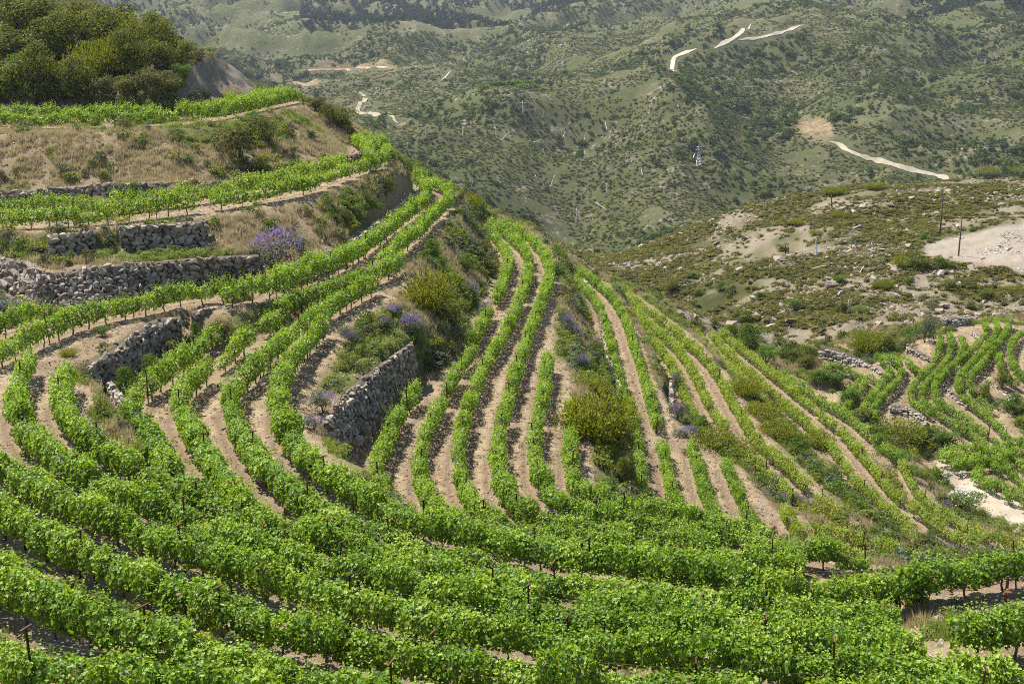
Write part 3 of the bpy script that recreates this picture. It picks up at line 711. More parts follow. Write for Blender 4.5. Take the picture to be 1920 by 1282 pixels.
TRACKS = []
def far_track(name, pix, width, mat, label):
    P = []
    for (x0, y0), (x1, y1) in zip(pix[:-1], pix[1:]):
        n = max(2, int(math.hypot(x1 - x0, y1 - y0) / 4))
        for k in range(n): P.append(spot(x0 + (x1 - x0) * k / n, y0 + (y1 - y0) * k / n))
    P = np.array([list(p) for p in P])
    for _ in range(3): P[1:-1] = 0.25 * P[:-2] + 0.5 * P[1:-1] + 0.25 * P[2:]
    t = np.gradient(P[:, :2], axis=0); t /= np.linalg.norm(t, axis=1)[:, None] + 1e-9
    taper = np.minimum(1, np.minimum(np.arange(len(P)) + 0.4, len(P) - np.arange(len(P)) - 0.6) / 5.0)
    nn = taper[:, None] * np.stack([-t[:, 1], t[:, 0]], 1) * (width / 2) * (0.45 + 1.1 * fbm(np.arange(len(P)) / 3.0, np.zeros(len(P)), 91, 3))[:, None]
    A, B = P.copy(), P.copy(); A[:, :2] += nn; B[:, :2] -= nn
    TRACKS.append(P)
    return ribbon(name, A, B, mat, label, 0.25, 4)
far_track('dirt_track', [(1306,92),(1275,103),(1262,108),(1261,122),(1258,136),(1272,142),(1280,150)], 3.4, M['track'], 'white bulldozed track kinking along the far hill crest')
far_track('dirt_track', [(1338,92),(1360,80),(1380,70),(1398,55),(1412,42)], 3.4, M['track'], 'white straight track climbing the far ridge')
far_track('dirt_track', [(1385,76),(1430,70),(1465,62),(1490,52),(1512,46)], 2.4, M['track'], 'thin pale track winding to the ridge top')
far_track('dirt_track', [(1552,266),(1575,270),(1585,282),(1620,295),(1660,305),(1712,320),(1760,330),(1800,342)], 3.0, M['track'], 'pale road crossing the foot of the far slope')
far_track('dirt_track', [(665,172),(690,182),(675,195),(668,212),(700,214),(728,216),(738,228),(752,234)], 3.4, M['track'], 'zigzag pale track on the low spur beside the vineyard hill')
far_track('dirt_track', [(828,152),(838,140),(850,130)], 2.4, M['track'], 'short pale track on the spur beyond the valley')
far_track('dirt_track', [(560,133),(640,130),(700,126),(740,128)], 2.0, M['red_track'], 'ochre track cut across the distant left hillside')
# ------------------------------------------------------------------ plant shapes
def unit(v): return v / (np.linalg.norm(v, axis=-1, keepdims=True) + 1e-9)

VINE_HALF = np.array([(0, 0.0), (0.30, -0.14), (0.50, 0.12), (0.35, 0.30), (0.46, 0.58), (0.20, 0.64), (0, 1.0)])
def leaves(cent, nrm, tip, size, tint, shape='rhomb', width=0.62):
    """a cloud of separate leaves: each lies across its normal and points along its tip direction"""
    n = len(cent)
    nrm = unit(nrm); tip = unit(tip - nrm * np.sum(tip * nrm, -1, keepdims=True)); side = np.cross(tip, nrm)
    size = np.broadcast_to(np.asarray(size, float), (n,))[:, None]
    if shape == 'vine':
        h = VINE_HALF; m = len(h); V_, F_ = [], []
        loc = np.vstack([np.c_[h[:, 0], h[:, 1], 0.20 * h[:, 0] - 0.16 * h[:, 1] ** 2],
                         np.c_[-h[1:-1, 0], h[1:-1, 1], 0.20 * h[1:-1, 0] - 0.16 * h[1:-1, 1] ** 2]])
        k = len(loc)
        v = cent[:, None] + size[:, None] * (loc[None, :, 0:1] * side[:, None] + (loc[None, :, 1:2] - 0.4) * tip[:, None] + loc[None, :, 2:3] * nrm[:, None])
        f1 = np.arange(m); f2 = np.concatenate([[0, m - 1], np.arange(k - 1, m - 1, -1)])
        base = (np.arange(n) * k)[:, None]
        faces = [base + f1, base + f2]
    elif shape == 'rhomb':
        loc = np.array([(0, -0.5, 0), (width / 2, 0, 0.10), (0, 0.5, -0.05), (-width / 2, 0, 0.10)]); k = 4
        v = cent[:, None] + size[:, None] * (loc[None, :, 0:1] * side[:, None] + loc[None, :, 1:2] * tip[:, None] + loc[None, :, 2:3] * nrm[:, None])
        base = (np.arange(n) * k)[:, None]
        faces = [np.concatenate([base + np.array([0, 1, 2]), base + np.array([0, 2, 3])])]
    else:                                                # blade: a thin triangle standing on its centre
        loc = np.array([(-width / 2, 0, 0), (width / 2, 0, 0), (0.0, 1.0, 0)]); k = 3
        v = cent[:, None] + size[:, None] * (loc[None, :, 0:1] * side[:, None] + loc[None, :, 1:2] * tip[:, None])
        base = (np.arange(n) * k)[:, None]
        faces = [base + np.arange(3)]
    cols = np.repeat(np.stack([tint, rng.random(n), np.zeros(n)], 1), k, 0)
    return v.reshape(-1, 3), faces, cols

def merge(parts):
    vs, fs, cs, off = [], {}, [], 0
    for v, f, c in parts:
        for a in f: fs.setdefault(a.shape[1], []).append(a + off)
        vs.append(v); cs.append(c); off += len(v)
    return np.vstack(vs), [np.vstack(a) for a in fs.values()], np.vstack(cs)

def tube(pts, rad, sides=6):
    pts = np.asarray(pts, float); n = len(pts); rad = np.broadcast_to(np.asarray(rad, float), (n,))
    t = unit(np.gradient(pts, axis=0)); ref = np.array([0.31, 0.17, 0.93]); ref2 = np.array([0.9, 0.3, 0.1])
    a = np.cross(t, np.where(np.abs(t @ ref)[:, None] > 0.9, ref2, ref)); a = unit(a); b = np.cross(t, a)
    ang = np.arange(sides) / sides * 2 * np.pi
    v = pts[:, None] + rad[:, None, None] * (np.cos(ang)[None, :, None] * a[:, None] + np.sin(ang)[None, :, None] * b[:, None])
    i = np.arange(n * sides).reshape(n, sides); j = np.roll(i, -1, 1)
    q = np.stack([i[:-1], j[:-1], j[1:], i[1:]], -1).reshape(-1, 4)
    return v.reshape(-1, 3), [q, i[0][::-1][None], i[-1][None]]

def tubes(list_):
    vs, fs, off = [], {}, 0
    for v, f in list_:
        for a in f: fs.setdefault(a.shape[1], []).append(a + off)
        vs.append(v); off += len(v)
    return np.vstack(vs), [np.vstack(a) for a in fs.values()]

def vine_mesh(name, n, size, shape, mat, seed):
    """one trellised vine: a hedge-like length of leafy canopy with shoots on top"""
    r = np.random.default_rng(seed)
    x = r.uniform(-0.74, 0.74, n); th = r.uniform(0, 2 * np.pi, n)
    lump = 0.66 + 0.74 * vnoise(x * 3.1 + seed * 5.3, np.cos(th) * 1.4 + seed, seed)
    rad = (0.45 + 0.6 * r.random(n) ** 0.55) * lump
    hw, hh, cz = 0.40, 0.41, 0.88
    rad = rad * (0.86 + 0.2 * np.cos(x * 2.1))           # each plant is fuller over its own trunk
    y = np.cos(th) * hw * rad; z = cz + np.sin(th) * hh * rad - 0.05 * (1 - np.abs(np.cos(th)))
    c = np.stack([x, y, z], 1)
    out = np.stack([r.normal(0, 0.35, n), np.cos(th), np.sin(th) * 0.9 + 0.55], 1) + r.normal(0, 0.62, (n, 3))
    tip = np.stack([r.normal(0, 0.6, n), np.cos(th) * 0.8, -0.7 + 0 * th], 1) + r.normal(0, 0.4, (n, 3))
    tint = np.clip(0.44 + r.normal(0, 0.23, n) + 0.10 * (z - cz) / hh, 0, 1)
    parts = [leaves(c, out, tip, size * r.uniform(0.7, 1.25, n), tint, shape)]
    ns = 20                                               # young shoots above and beside the canopy
    for k in range(ns):
        b = np.array([r.uniform(-0.65, 0.65), r.normal(0, 0.22), cz + 0.28]); d = unit(np.array([r.normal(0, 0.45), r.normal(0, 0.55), 1.0]))
        m = 6; s = np.linspace(0.05, r.uniform(0.25, 0.62), m)[:, None]
        cc = b + d * s + r.normal(0, 0.03, (m, 3))
        parts.append(leaves(cc, r.normal(0, 0.5, (m, 3)) + [0, 0, 0.8], r.normal(0, 1, (m, 3)), size * np.linspace(0.95, 0.45, m), np.clip(0.54 + 0.05 * np.arange(m) + r.normal(0, 0.08, m), 0, 1), shape))
    v, f, cs = merge(parts)
    return mesh_np(name, v, f, mat, False, cs)

def trunk_mesh(seed):
    r = np.random.default_rng(seed)
    k = np.linspace(0, 1, 6)
    p = np.stack([np.cumsum(r.normal(0, 0.025, 6)), np.cumsum(r.normal(0, 0.018, 6)), k * 0.78 - 0.06], 1)
    main = tube(p, np.linspace(0.042, 0.028, 6), 6)
    arms = [tube(np.array([p[-1], p[-1] + [s * 0.25, r.normal(0, 0.03), 0.05], p[-1] + [s * 0.55, r.normal(0, 0.04), 0.04]]), [0.024, 0.019, 0.012], 5) for s in (-1, 1)]
    v, f = tubes([main] + arms)
    return mesh_np('vine_trunk', v, f, M['bark'], True)

def post_mesh(h=1.5, arm=0.22):
    w, t = 0.026, 0.008
    def box(x0, x1, y0, y1, z0, z1):
        v = np.array([(x, y, z) for z in (z0, z1) for x, y in ((x0, y0), (x1, y0), (x1, y1), (x0, y1))], float)
        return v, [np.array([(0, 3, 2, 1), (4, 5, 6, 7), (0, 1, 5, 4), (1, 2, 6, 5), (2, 3, 7, 6), (3, 0, 4, 7)])]
    parts = [box(-w, w, -t, t, -0.2, h), box(-t, t, -w - 0.004, w + 0.004, -0.2, h - 0.003)]
    if arm: parts.append(box(-0.02, 0.02, -arm, arm, h + 0.002, h + 0.034))
    v, f = tubes(parts)
    return mesh_np('trellis_post', v, f, M['rust'])

def bush_mesh(name, mat, n=1500, size=0.07, seed=0, lobes=7, kind='leaf', flat=1.0, flowers=None):
    """crown of a bush about 1 wide and 1 high: leaves spread through uneven lobes with gaps between them"""
    r = np.random.default_rng(seed)
    L = np.c_[r.normal(0, 0.24, (lobes, 2)), r.uniform(0.08, 0.74, lobes)]
    Lr = r.uniform(0.13, 0.32, lobes)
    L[0] = (0, 0, 0.33); Lr[0] = 0.36
    if kind == 'broom':
        ang = r.uniform(0, 2 * np.pi, n); rr = np.sqrt(r.random(n)) * 0.26
        d = unit(np.c_[np.cos(ang) * r.uniform(0, 1.0, n), np.sin(ang) * r.uniform(0, 1.0, n), r.uniform(0.35, 1.0, n)])
        s = r.uniform(0.10, 0.82, n) * (0.8 + 0.35 * vnoise(ang * 1.5, rr * 9, seed))
        c = np.c_[np.cos(ang) * rr, np.sin(ang) * rr, np.zeros(n)] + d * s[:, None]
        nrm = r.normal(0, 1, (n, 3)); tip = d + r.normal(0, 0.28, (n, 3))
        tint = np.clip(0.40 + r.normal(0, 0.17, n) + 0.22 * (s - 0.6), 0, 1)
        v, f, cs = leaves(c, nrm, tip, size * 1.7 * r.uniform(0.6, 1.3, n), tint, 'rhomb', 0.34)
    else:
        w = Lr ** 2; li = r.choice(lobes, n, p=w / w.sum())
        d = unit(r.normal(0, 1, (n, 3))); d[:, 2] = np.where(d[:, 2] < -0.35, -d[:, 2], d[:, 2])
        rr = Lr[li] * (0.55 + 0.5 * r.random(n) ** 0.5) * (0.8 + 0.4 * vnoise(d[:, 0] * 3 + li, d[:, 1] * 3 + d[:, 2] * 2, seed))
        c = L[li] + d * rr[:, None]; c[:, 2] = np.where(c[:, 2] < 0.0, 0.25 * r.random(n), c[:, 2])
        nrm = d + r.normal(0, 0.55, (n, 3)) + [0, 0, 0.35]; tip = r.normal(0, 1, (n, 3)) + [0, 0, -0.2]
        lobe_t = r.normal(0, 0.07, lobes)
        tint = np.clip(0.40 + lobe_t[li] + r.normal(0, 0.15, n), 0, 1)
        v, f, cs = leaves(c, nrm, tip, size * r.uniform(0.6, 1.35, n), tint, 'rhomb', 0.66)
    v[:, 2] *= flat
    return mesh_np(name, v, f, mat, False, cs)

def spike_mesh(name, mat, n, seed, up=1.0, size=0.11, width=0.2):
    """flower spikes standing out of a bush of unit size"""
    r = np.random.default_rng(seed)
    d = unit(np.c_[r.normal(0, 0.62, (n, 2)), r.uniform(0.35, 1.0, n)])
    c = np.array([0, 0, 0.28]) + d * np.array([0.48, 0.48, 0.62]) * r.uniform(0.82, 1.08, n)[:, None]
    v, f, cs = leaves(c, r.normal(0, 1, (n, 3)), d + [0, 0, up] + r.normal(0, 0.2, (n, 3)), size * r.uniform(0.6, 1.3, n), np.clip(r.normal(0.5, 0.2, n), 0, 1), 'rhomb', width)
    return mesh_np(name, v, f, mat, False, cs)

def stems_mesh(name, seed, n=6, h=0.5, rad=0.022, mat='bark'):
    r = np.random.default_rng(seed); L = []
    for k in range(n):
        a = r.uniform(0, 6.28); d = np.array([math.cos(a) * r.uniform(0.12, 0.4), math.sin(a) * r.uniform(0.12, 0.4), 1.0])
        s = np.linspace(-0.08, h * r.uniform(0.7, 1.1), 5)[:, None]
        p = d * s + np.cumsum(r.normal(0, 0.015, (5, 3)), 0); L.append(tube(p, np.linspace(rad, rad * 0.35, 5), 5))
    v, f = tubes(L)
    return mesh_np(name, v, f, M[mat], True)

def tuft_mesh(name, mat, seed, n=34, h=0.4, spread=0.16, width=0.07):
    r = np.random.default_rng(seed)
    a = r.uniform(0, 6.28, n); q = np.sqrt(r.random(n)) * spread
    c = np.c_[np.cos(a) * q, np.sin(a) * q, np.full(n, -0.03)]
    d = np.c_[np.cos(a) * r.uniform(0, 0.6, n), np.sin(a) * r.uniform(0, 0.6, n), np.ones(n)] + r.normal(0, 0.12, (n, 3))
    v, f, cs = leaves(c, r.normal(0, 1, (n, 3)) * [1, 1, 0.1], d, h * r.uniform(0.45, 1.1, n), np.clip(r.normal(0.5, 0.2, n), 0, 1), 'blade', width)
    return mesh_np(name, v, f, mat, False, cs)

def rock_mesh(name, mat, seed, flat=0.65):
    """an angular stone of about unit size: the hull of a few points on a rounded block"""
    import bmesh
    r = np.random.default_rng(seed)
    q = r.uniform(-1, 1, (15, 3)); ax = np.argmax(np.abs(q), 1); q[np.arange(15), ax] = np.sign(q[np.arange(15), ax]) * r.uniform(0.8, 1.0, 15)
    q = q / (1 + 0.22 * (np.linalg.norm(q, axis=1, keepdims=True) - 1)) * np.array([0.52, 0.45, 0.45 * flat])
    bm = bmesh.new()
    for c in q: bm.verts.new(c)
    bmesh.ops.convex_hull(bm, input=bm.verts)
    for v in [v for v in bm.verts if not v.link_faces]: bm.verts.remove(v)
    bmesh.ops.triangulate(bm, faces=bm.faces)
    me = bpy.data.meshes.new(name); bm.to_mesh(me); bm.free(); me.materials.append(mat)
    return me

# ---- scatters that nobody could count: one object, its instances laid out by geometry nodes
_scatter_group = None
def scatter(name, P, protos, scale, label, cat, mat=None, pick=None, rz=None, tilt=0.0):
    n = len(P)
    coll = bpy.data.collections.new(name + '_shapes')
    for i, me_ in enumerate(protos):
        coll.objects.link(bpy.data.objects.new('%s_shape_%d' % (name, i), me_))
    me = bpy.data.meshes.new(name); me.vertices.add(n); me.vertices.foreach_set('co', np.asarray(P, np.float32).ravel())
    a = me.attributes.new('sc', 'FLOAT_VECTOR', 'POINT'); sc = np.asarray(scale, np.float32)
    if sc.ndim == 1: sc = np.repeat(sc[:, None], 3, 1)
    a.data.foreach_set('vector', sc.ravel())
    a = me.attributes.new('rot', 'FLOAT_VECTOR', 'POINT'); ro = np.zeros((n, 3), np.float32)
    ro[:, 2] = rng.uniform(0, 6.283, n) if rz is None else rz; ro[:, :2] = rng.normal(0, 1, (n, 2)) * tilt
    a.data.foreach_set('vector', ro.ravel())
    a = me.attributes.new('pick', 'INT', 'POINT'); a.data.foreach_set('value', (rng.integers(0, len(protos), n) if pick is None else pick).astype(np.int32))
    o = link(name, me)
    g = bpy.data.node_groups.new(name, 'GeometryNodeTree')
    g.interface.new_socket('Geometry', in_out='INPUT', socket_type='NodeSocketGeometry'); g.interface.new_socket('Geometry', in_out='OUTPUT', socket_type='NodeSocketGeometry')
    gi, go = g.nodes.new('NodeGroupInput'), g.nodes.new('NodeGroupOutput')
    ip = g.nodes.new('GeometryNodeInstanceOnPoints'); ci = g.nodes.new('GeometryNodeCollectionInfo')
    ci.inputs['Collection'].default_value = coll; ci.inputs['Separate Children'].default_value = True; ci.inputs['Reset Children'].default_value = True
    ip.inputs['Pick Instance'].default_value = True
    def attr(nm, typ):
        q = g.nodes.new('GeometryNodeInputNamedAttribute'); q.data_type = typ; q.inputs[0].default_value = nm; return q.outputs[0]
    er = g.nodes.new('FunctionNodeEulerToRotation')
    g.links.new(attr('rot', 'FLOAT_VECTOR'), er.inputs[0])
    g.links.new(gi.outputs[0], ip.inputs['Points']); g.links.new(ci.outputs[0], ip.inputs['Instance'])
    g.links.new(attr('pick', 'INT'), ip.inputs['Instance Index']); g.links.new(er.outputs[0], ip.inputs['Rotation']); g.links.new(attr('sc', 'FLOAT_VECTOR'), ip.inputs['Scale'])
    g.links.new(ip.outputs[0], go.inputs[0])
    md = o.modifiers.new('scatter', 'NODES'); md.node_group = g
    tag(o, label, cat, kind='stuff')
    return o
# ------------------------------------------------------------------ vine rows
LABEL = {
 'A1': 'front vine row on the top terrace, below the dark wooded slope', 'A2': 'rear vine row on the top terrace, against the earth cut',
 'B1': 'front vine row of the second terrace, curling round the upper hill nose', 'B2': 'rear vine row of the second terrace, before the low grey wall',
 'B3': 'short vine row inside the curl at the upper hill nose', 'C00': 'short shaded vine row at the foot of the big stone wall',
 'C0': 'curving vine row on the shelf between big stone wall and bare path', 'C1': 'long vine row hugging the low pale wall up to the middle nose',
 'C1a': 'short rear vine strip between low pale wall and long row', 'C2': 'outer vine row curling over the middle hill nose',
 'D1': 'first hairpin vine row out from the bowl head wall', 'D2': 'second hairpin vine row, middle one of the bowl',
 'D3': 'outermost hairpin vine row sweeping on past the tall leaning wall to the right', 'D4': 'short leafy vine row by the rusty posts at lower right',
 'D0': 'innermost hairpin vine row below the crumbling wall of the bowl', 'E2': 'vine row starting beside the grassy knob at left, sweeping right',
 'E1': 'leftmost hook-shaped vine row, sweeping along the whole near slope', 'N2': 'vine row starting at the tall dark post, just nearer than the bare strip',
 'F1': 'near vine row above the nearest bare soil strip', 'F2': 'near vine row with black drip hose, second from the bottom left',
 'F3': 'nearest big-leaved vine row at the bottom left', 'F4': 'vine row cut by the bottom edge at lower left',
 'V1': 'lone vine clump on bare ground at the right edge', 'G0': 'short vine row at the foot of the tall leaning wall',
 'G1': 'lower stretch of the first long middle row, right of the tall wall', 'G1b': 'short detached vine stretch halfway up the middle terrace',
 'G1c': 'upper detached vine stretch under the rocky bank', 'G2': 'left one of the two long unbroken rows on the middle terrace',
 'G3': 'right one of the two long unbroken rows on the middle terrace', 'G4': 'vine row starting at the pale straw path on the middle terrace',
 'G5': 'short vine row beside the big yellow-green bush', 'G6': 'short vine row below the big yellow-green bush',
 'H1': 'vine row along the white-topped wall', 'H2': 'upper vine row next to the one along the white-topped wall',
 'H2b': 'first of three short parallel rows at lower centre right', 'H3': 'second of three short parallel rows at lower centre right',
 'H4': 'third of three short parallel rows at lower centre right', 'H5': 'short hooked vine row below the bright purple lavender',
 'H6': 'small vine row under the lavender clump at lower right', 'I3': 'short vine row beside the lavender-covered little wall',
 'I2': 'middle vine row of the three ending at the shrub patch', 'I2b': 'vine stretch emerging below the shrub patch',
 'I1': 'long yellowish vine row right of the shrub patch', 'J1': 'short overgrown vine row on the lower right slope',
 'J2': 'long vine row beside the olive shrub belt', 'J3': 'longest outer vine row of the lower right slope',
 'J4': 'upper vine row along the gully bushes', 'J5': 'lowest vine row next to the pale dirt road',
}
NAMES_K = {'K1': 'first', 'K2': 'second', 'K3': 'third', 'K4': 'fourth', 'K5': 'fifth'}
for k_, w_ in NAMES_K.items(): LABEL[k_] = w_ + ' S-shaped vine row from the left in the small bowl across the road'
LABEL.update({'K3b': 'stub of vine row at the top of the small bowl', 'K3c': 'stub of vine row at the lower tip of the small bowl', 'K6': 'hooked vine row at the upper right edge of the small bowl',
 'K7': 'inner hooked vine row at the right edge of the small bowl', 'L1': 'outer bent vine row of the little left bowl', 'L2': 'middle bent vine row of the little left bowl',
 'L3': 'inner bent vine row of the little left bowl, below the pale wall', 'L4': 'stub of vine row under the pale curved wall', 'L5': 'shortest vine row low in the little left bowl', 'L6': 'tiny vine stub between the two small bowls',
 'M1': 'rear row of the flat vine strip beyond the road', 'M2': 'middle row of the flat vine strip beyond the road', 'M3': 'front row of the flat vine strip beyond the road',
 'O1': 'round vine stub beside the road at right', 'O2': 'slanting vine row right of the round stub', 'O3': 'upper slanting vine row at the right edge beyond the road',
 'O4': 'vine row bordering the dirt road on its far side', 'O5': 'second vine row from the far side of the dirt road'})
YELLOW = {'I1', 'I2', 'I2b', 'I3', 'J1', 'J2', 'J3', 'J5', 'H5', 'H6'}
PROTO = {}
for tone, mt in (('g', M['vine']), ('y', M['vine_y'])):
    PROTO[tone, 0] = [vine_mesh('vine_canopy', 900, 0.107, 'vine', mt, 100 + k) for k in range(6)]
    PROTO[tone, 1] = [vine_mesh('vine_canopy', 400, 0.165, 'rhomb', mt, 200 + k) for k in range(5)]
    PROTO[tone, 2] = [vine_mesh('vine_canopy', 250, 0.21, 'rhomb', mt, 300 + k) for k in range(4)]
TRUNKS = [trunk_mesh(400 + k) for k in range(4)]
POST = post_mesh(1.62, 0.16)
n_vines = 0
for k, L in ROWLINE.items():
    L = L.copy()
    fac = 1.0 if k[0] in 'ABCDEFNV' else 0.84
    if k[0] in 'HIJ': fac = 0.76
    if k[0] in 'KLO': fac = 0.68
    pitch = 1.28 * fac
    P = resample(L, pitch) if len(L) > 2 else L
    t = unit(np.gradient(P[:, :2], axis=0))
    z = ground(P[:, 0], P[:, 1])
    root = link('vine_row', None, None, (P[0, 0], P[0, 1], z[0]))
    root.empty_display_size = 0.3
    tag(root, LABEL[k], 'vine row', 'contour rows of the terraced vineyard')
    o0 = Vector(root.location)
    tone = 'y' if k in YELLOW else 'g'
    for i in range(len(P)):
        y = P[i, 1]
        if y < 15 or abs(P[i, 0] / y) > 0.62: continue
        if random.random() < (0.025 if y < 60 else 0.05): continue
        weak = random.uniform(0.62, 0.85) if random.random() < 0.07 else 1.0
        lod = 0 if y < 52 else 1 if y < 86 else 2
        me_ = random.choice(PROTO[tone, lod])
        ang = math.atan2(t[i, 1], t[i, 0]) + random.gauss(0, 0.07) + (math.pi if random.random() < 0.5 else 0)
        s = fac * random.uniform(0.90, 1.12) * weak
        v = link('vine', me_, root, (P[i, 0] - o0.x, P[i, 1] - o0.y, z[i] - o0.z - 0.02), (0, 0, ang), (fac * random.uniform(0.92, 1.08), s * random.uniform(0.78, 1.12) * (1.1 if k[0] in 'EFND' and y < 52 else 1.0), s * random.uniform(0.86, 1.14)))
        n_vines += 1
        if lod < 2:
            link('trunk', random.choice(TRUNKS), v)
        if i % 5 == 2 and y < 100:
            link('post', POST, root, (P[i, 0] - o0.x + t[i, 0] * 0.5, P[i, 1] - o0.y + t[i, 1] * 0.5, z[i] - o0.z), (random.gauss(0, 0.05), random.gauss(0, 0.05), math.atan2(t[i, 1], t[i, 0])), (1, 1, fac * random.uniform(0.95, 1.06)))
    if P[:, 1].min() < 52 and len(P) > 3:
        q = P[(P[:, 1] > 15) & (P[:, 1] < 60)]
        if len(q) > 3:
            g = ground(q[:, 0], q[:, 1])
            ln = np.c_[q[:, 0] - o0.x, q[:, 1] - o0.y, g - o0.z + 0.47 + rng.normal(0, 0.02, len(q))]
            v_, f_ = tube(ln, 0.011, 5); link('drip_hose', mesh_np('drip_hose', v_, f_, M['hose'], True), root)
            w_ = []
            for hgt, off in ((1.02, 0.20), (1.02, -0.20), (1.42, 0.0)):
                tq = unit(np.gradient(q[:, :2], axis=0))
                w_.append(tube(np.c_[q[:, 0] - o0.x - tq[:, 1] * off, q[:, 1] - o0.y + tq[:, 0] * off, g - o0.z + hgt * fac], 0.0022, 4))
            v_, f_ = tubes(w_); link('trellis_wire', mesh_np('trellis_wire', v_, f_, M['wire'], True), root)
print('vines', n_vines)
# ------------------------------------------------------------------ dry stone walls
STONES = [rock_mesh('stone', M['stone'], 500 + k, 0.75) for k in range(8)]
PALE = [rock_mesh('stone', M['pale_stone'], 520 + k, 0.7) for k in range(6)]
WALL_PTS = []
def wall(name, foot, crest, zf, zc, stone, label, protos=None, single=True, ragged=0.25, cap=True, lean=None):
    """a wall of separate stones between a foot line and a crest line; past 300 stones the smaller rest is one heap"""
    protos = protos or STONES
    Pf = smooth_line([at_z(px, py, zf if not isinstance(zf, list) else zf[i]) for i, (px, py) in enumerate(foot)], 1)
    Pc = smooth_line([at_z(px, py, zc if not isinstance(zc, list) else zc[i]) for i, (px, py) in enumerate(crest)], 1)
    n = max(6, int(np.linalg.norm(np.diff(Pf[:, :2], axis=0), axis=1).sum() / 0.5))
    f = resample(Pf, 0.1); f = f[np.linspace(0, len(f) - 1, n).astype(int)]; c = resample(Pc, 0.1); c = c[np.linspace(0, len(c) - 1, n).astype(int)]
    if lean is not None:                                  # crest stands straight above the foot, set back a little
        back = unit(f[:, :2].copy()); c[:, :2] = f[:, :2] + back * lean * (c[:, 2] - f[:, 2])[:, None]
    out_ = unit(f[:, :2].copy()); f[:, :2] -= out_ * 0.32; c[:, :2] -= out_ * 0.26; c[:, 2] += 0.06
    f[:, 2] -= 0.15
    for t_ in (0, 0.33, 0.67, 1): WALL_PTS.append(f + (c - f) * t_)
    root = link(name, None, None, tuple(f[0])); root.empty_display_size = 0.3; o0 = f[0].copy()
    tag(root, label, 'wall', 'dry stone walls of the terraces', 'thing')
    F, C = f - o0, c - o0
    back = unit(np.c_[f[:, :2], np.zeros(n)])
    rows = 4
    G = np.stack([F + (C - F) * t for t in np.linspace(0, 0.97, rows)], 0) + back * 0.14
    G2 = np.stack([G[-1] + back * 1.0])
    vv = np.concatenate([G, G2], 0); i = np.arange((rows + 1) * n).reshape(rows + 1, n)
    q = np.stack([i[:-1, :-1], i[:-1, 1:], i[1:, 1:], i[1:, :-1]], -1).reshape(-1, 4)
    link('fill', mesh_np('wall_fill', vv.reshape(-1, 3), [q], M['core'], True), root)
    Lc = np.concatenate([[0], np.cumsum(np.linalg.norm(np.diff(F, axis=0), axis=1))])
    hmean = np.linalg.norm(C - F, axis=1)
    items = []
    course = 0; hmax = hmean.max(); z = 0.0
    while z < hmax + 0.02:
        ch = stone * random.uniform(0.45, 0.75)
        s = -random.random() * stone * 0.5
        while s < Lc[-1]:
            w = stone * random.choice((0.5, 0.7, 0.9, 1.0, 1.25, 1.6)) * random.uniform(0.85, 1.15)
            m = s + w / 2
            if 0 <= m <= Lc[-1]:
                j = np.interp(m, Lc, np.arange(n)); h = np.interp(j, np.arange(n), hmean)
                edge = 1 + ragged * (vnoise(np.array([m * 0.8 + 3]), np.array([7.7 + len(label)]), 5)[0] - 0.6)
                if z + ch * 0.3 < h * edge:
                    tpar = (z + ch / 2) / h
                    p = np.array([np.interp(j, np.arange(n), F[:, a]) for a in range(3)]); pc = np.array([np.interp(j, np.arange(n), C[:, a]) for a in range(3)])
                    j0 = int(min(j, n - 2)); d = F[j0 + 1] - F[j0]
                    pos = p + (pc - p) * (tpar + random.uniform(-0.35, 0.35) * ch / h) - back[j0] * random.uniform(-0.03, 0.09)
                    items.append((pos, math.atan2(d[1], d[0]), w * 1.18, stone * random.uniform(0.75, 1.1), ch * random.uniform(1.2, 2.1)))
            s += w
        z += ch
    if cap:
        for m in np.arange(0, Lc[-1], stone * 0.9):
            j = np.interp(m, Lc, np.arange(n)); j0 = int(min(j, n - 2))
            pc = np.array([np.interp(j, np.arange(n), C[:, a]) for a in range(3)]) + back[j0] * random.uniform(0.0, 0.5)
            if random.random() < 0.75: items.append((pc + [0, 0, random.uniform(-0.06, 0.05)], random.uniform(0, 6), stone * random.uniform(0.5, 1.1), stone * random.uniform(0.5, 0.9), stone * random.uniform(0.4, 0.75)))
    items.sort(key=lambda q_: -q_[2] * q_[4])
    keep = items[:300] if single else []
    rest = items[300:] if single else items
    for pos, a, w, d_, h_ in keep:
        link('stone', random.choice(protos), root, pos, (random.gauss(0, 0.2), random.gauss(0, 0.38), a + random.gauss(0, 0.2)), (w, d_, h_ / 0.75))
    if rest:
        vs, fs, off = [], [], 0
        base = []
        for me_ in protos:
            a_ = np.empty(len(me_.vertices) * 3, np.float32); me_.vertices.foreach_get('co', a_)
            b_ = np.empty(len(me_.polygons) * 3, np.int32); me_.polygons.foreach_get('vertices', b_); base.append((a_.reshape(-1, 3), b_.reshape(-1, 3)))
        for pos, a, w, d_, h_ in rest:
            bv, bf = random.choice(base)
            ca, sa = math.cos(a), math.sin(a); v = bv * [w, d_, h_ / 0.75]
            v = np.c_[v[:, 0] * ca - v[:, 1] * sa, v[:, 0] * sa + v[:, 1] * ca, v[:, 2]] + pos
            vs.append(v); fs.append(bf + off); off += len(v)
        o = link('rubble', mesh_np('rubble', np.vstack(vs), [np.vstack(fs)], protos[0].materials[0]), root); o['kind'] = 'stuff'
    return root
wall('stone_wall', [(-60,547),(0,546),(50,560),(100,573)], [(-60,482),(0,484),(60,498),(74,513)], -12.6, -11.25, 0.52, 'coarse block end of the big retaining wall at the left edge', ragged=0.4)
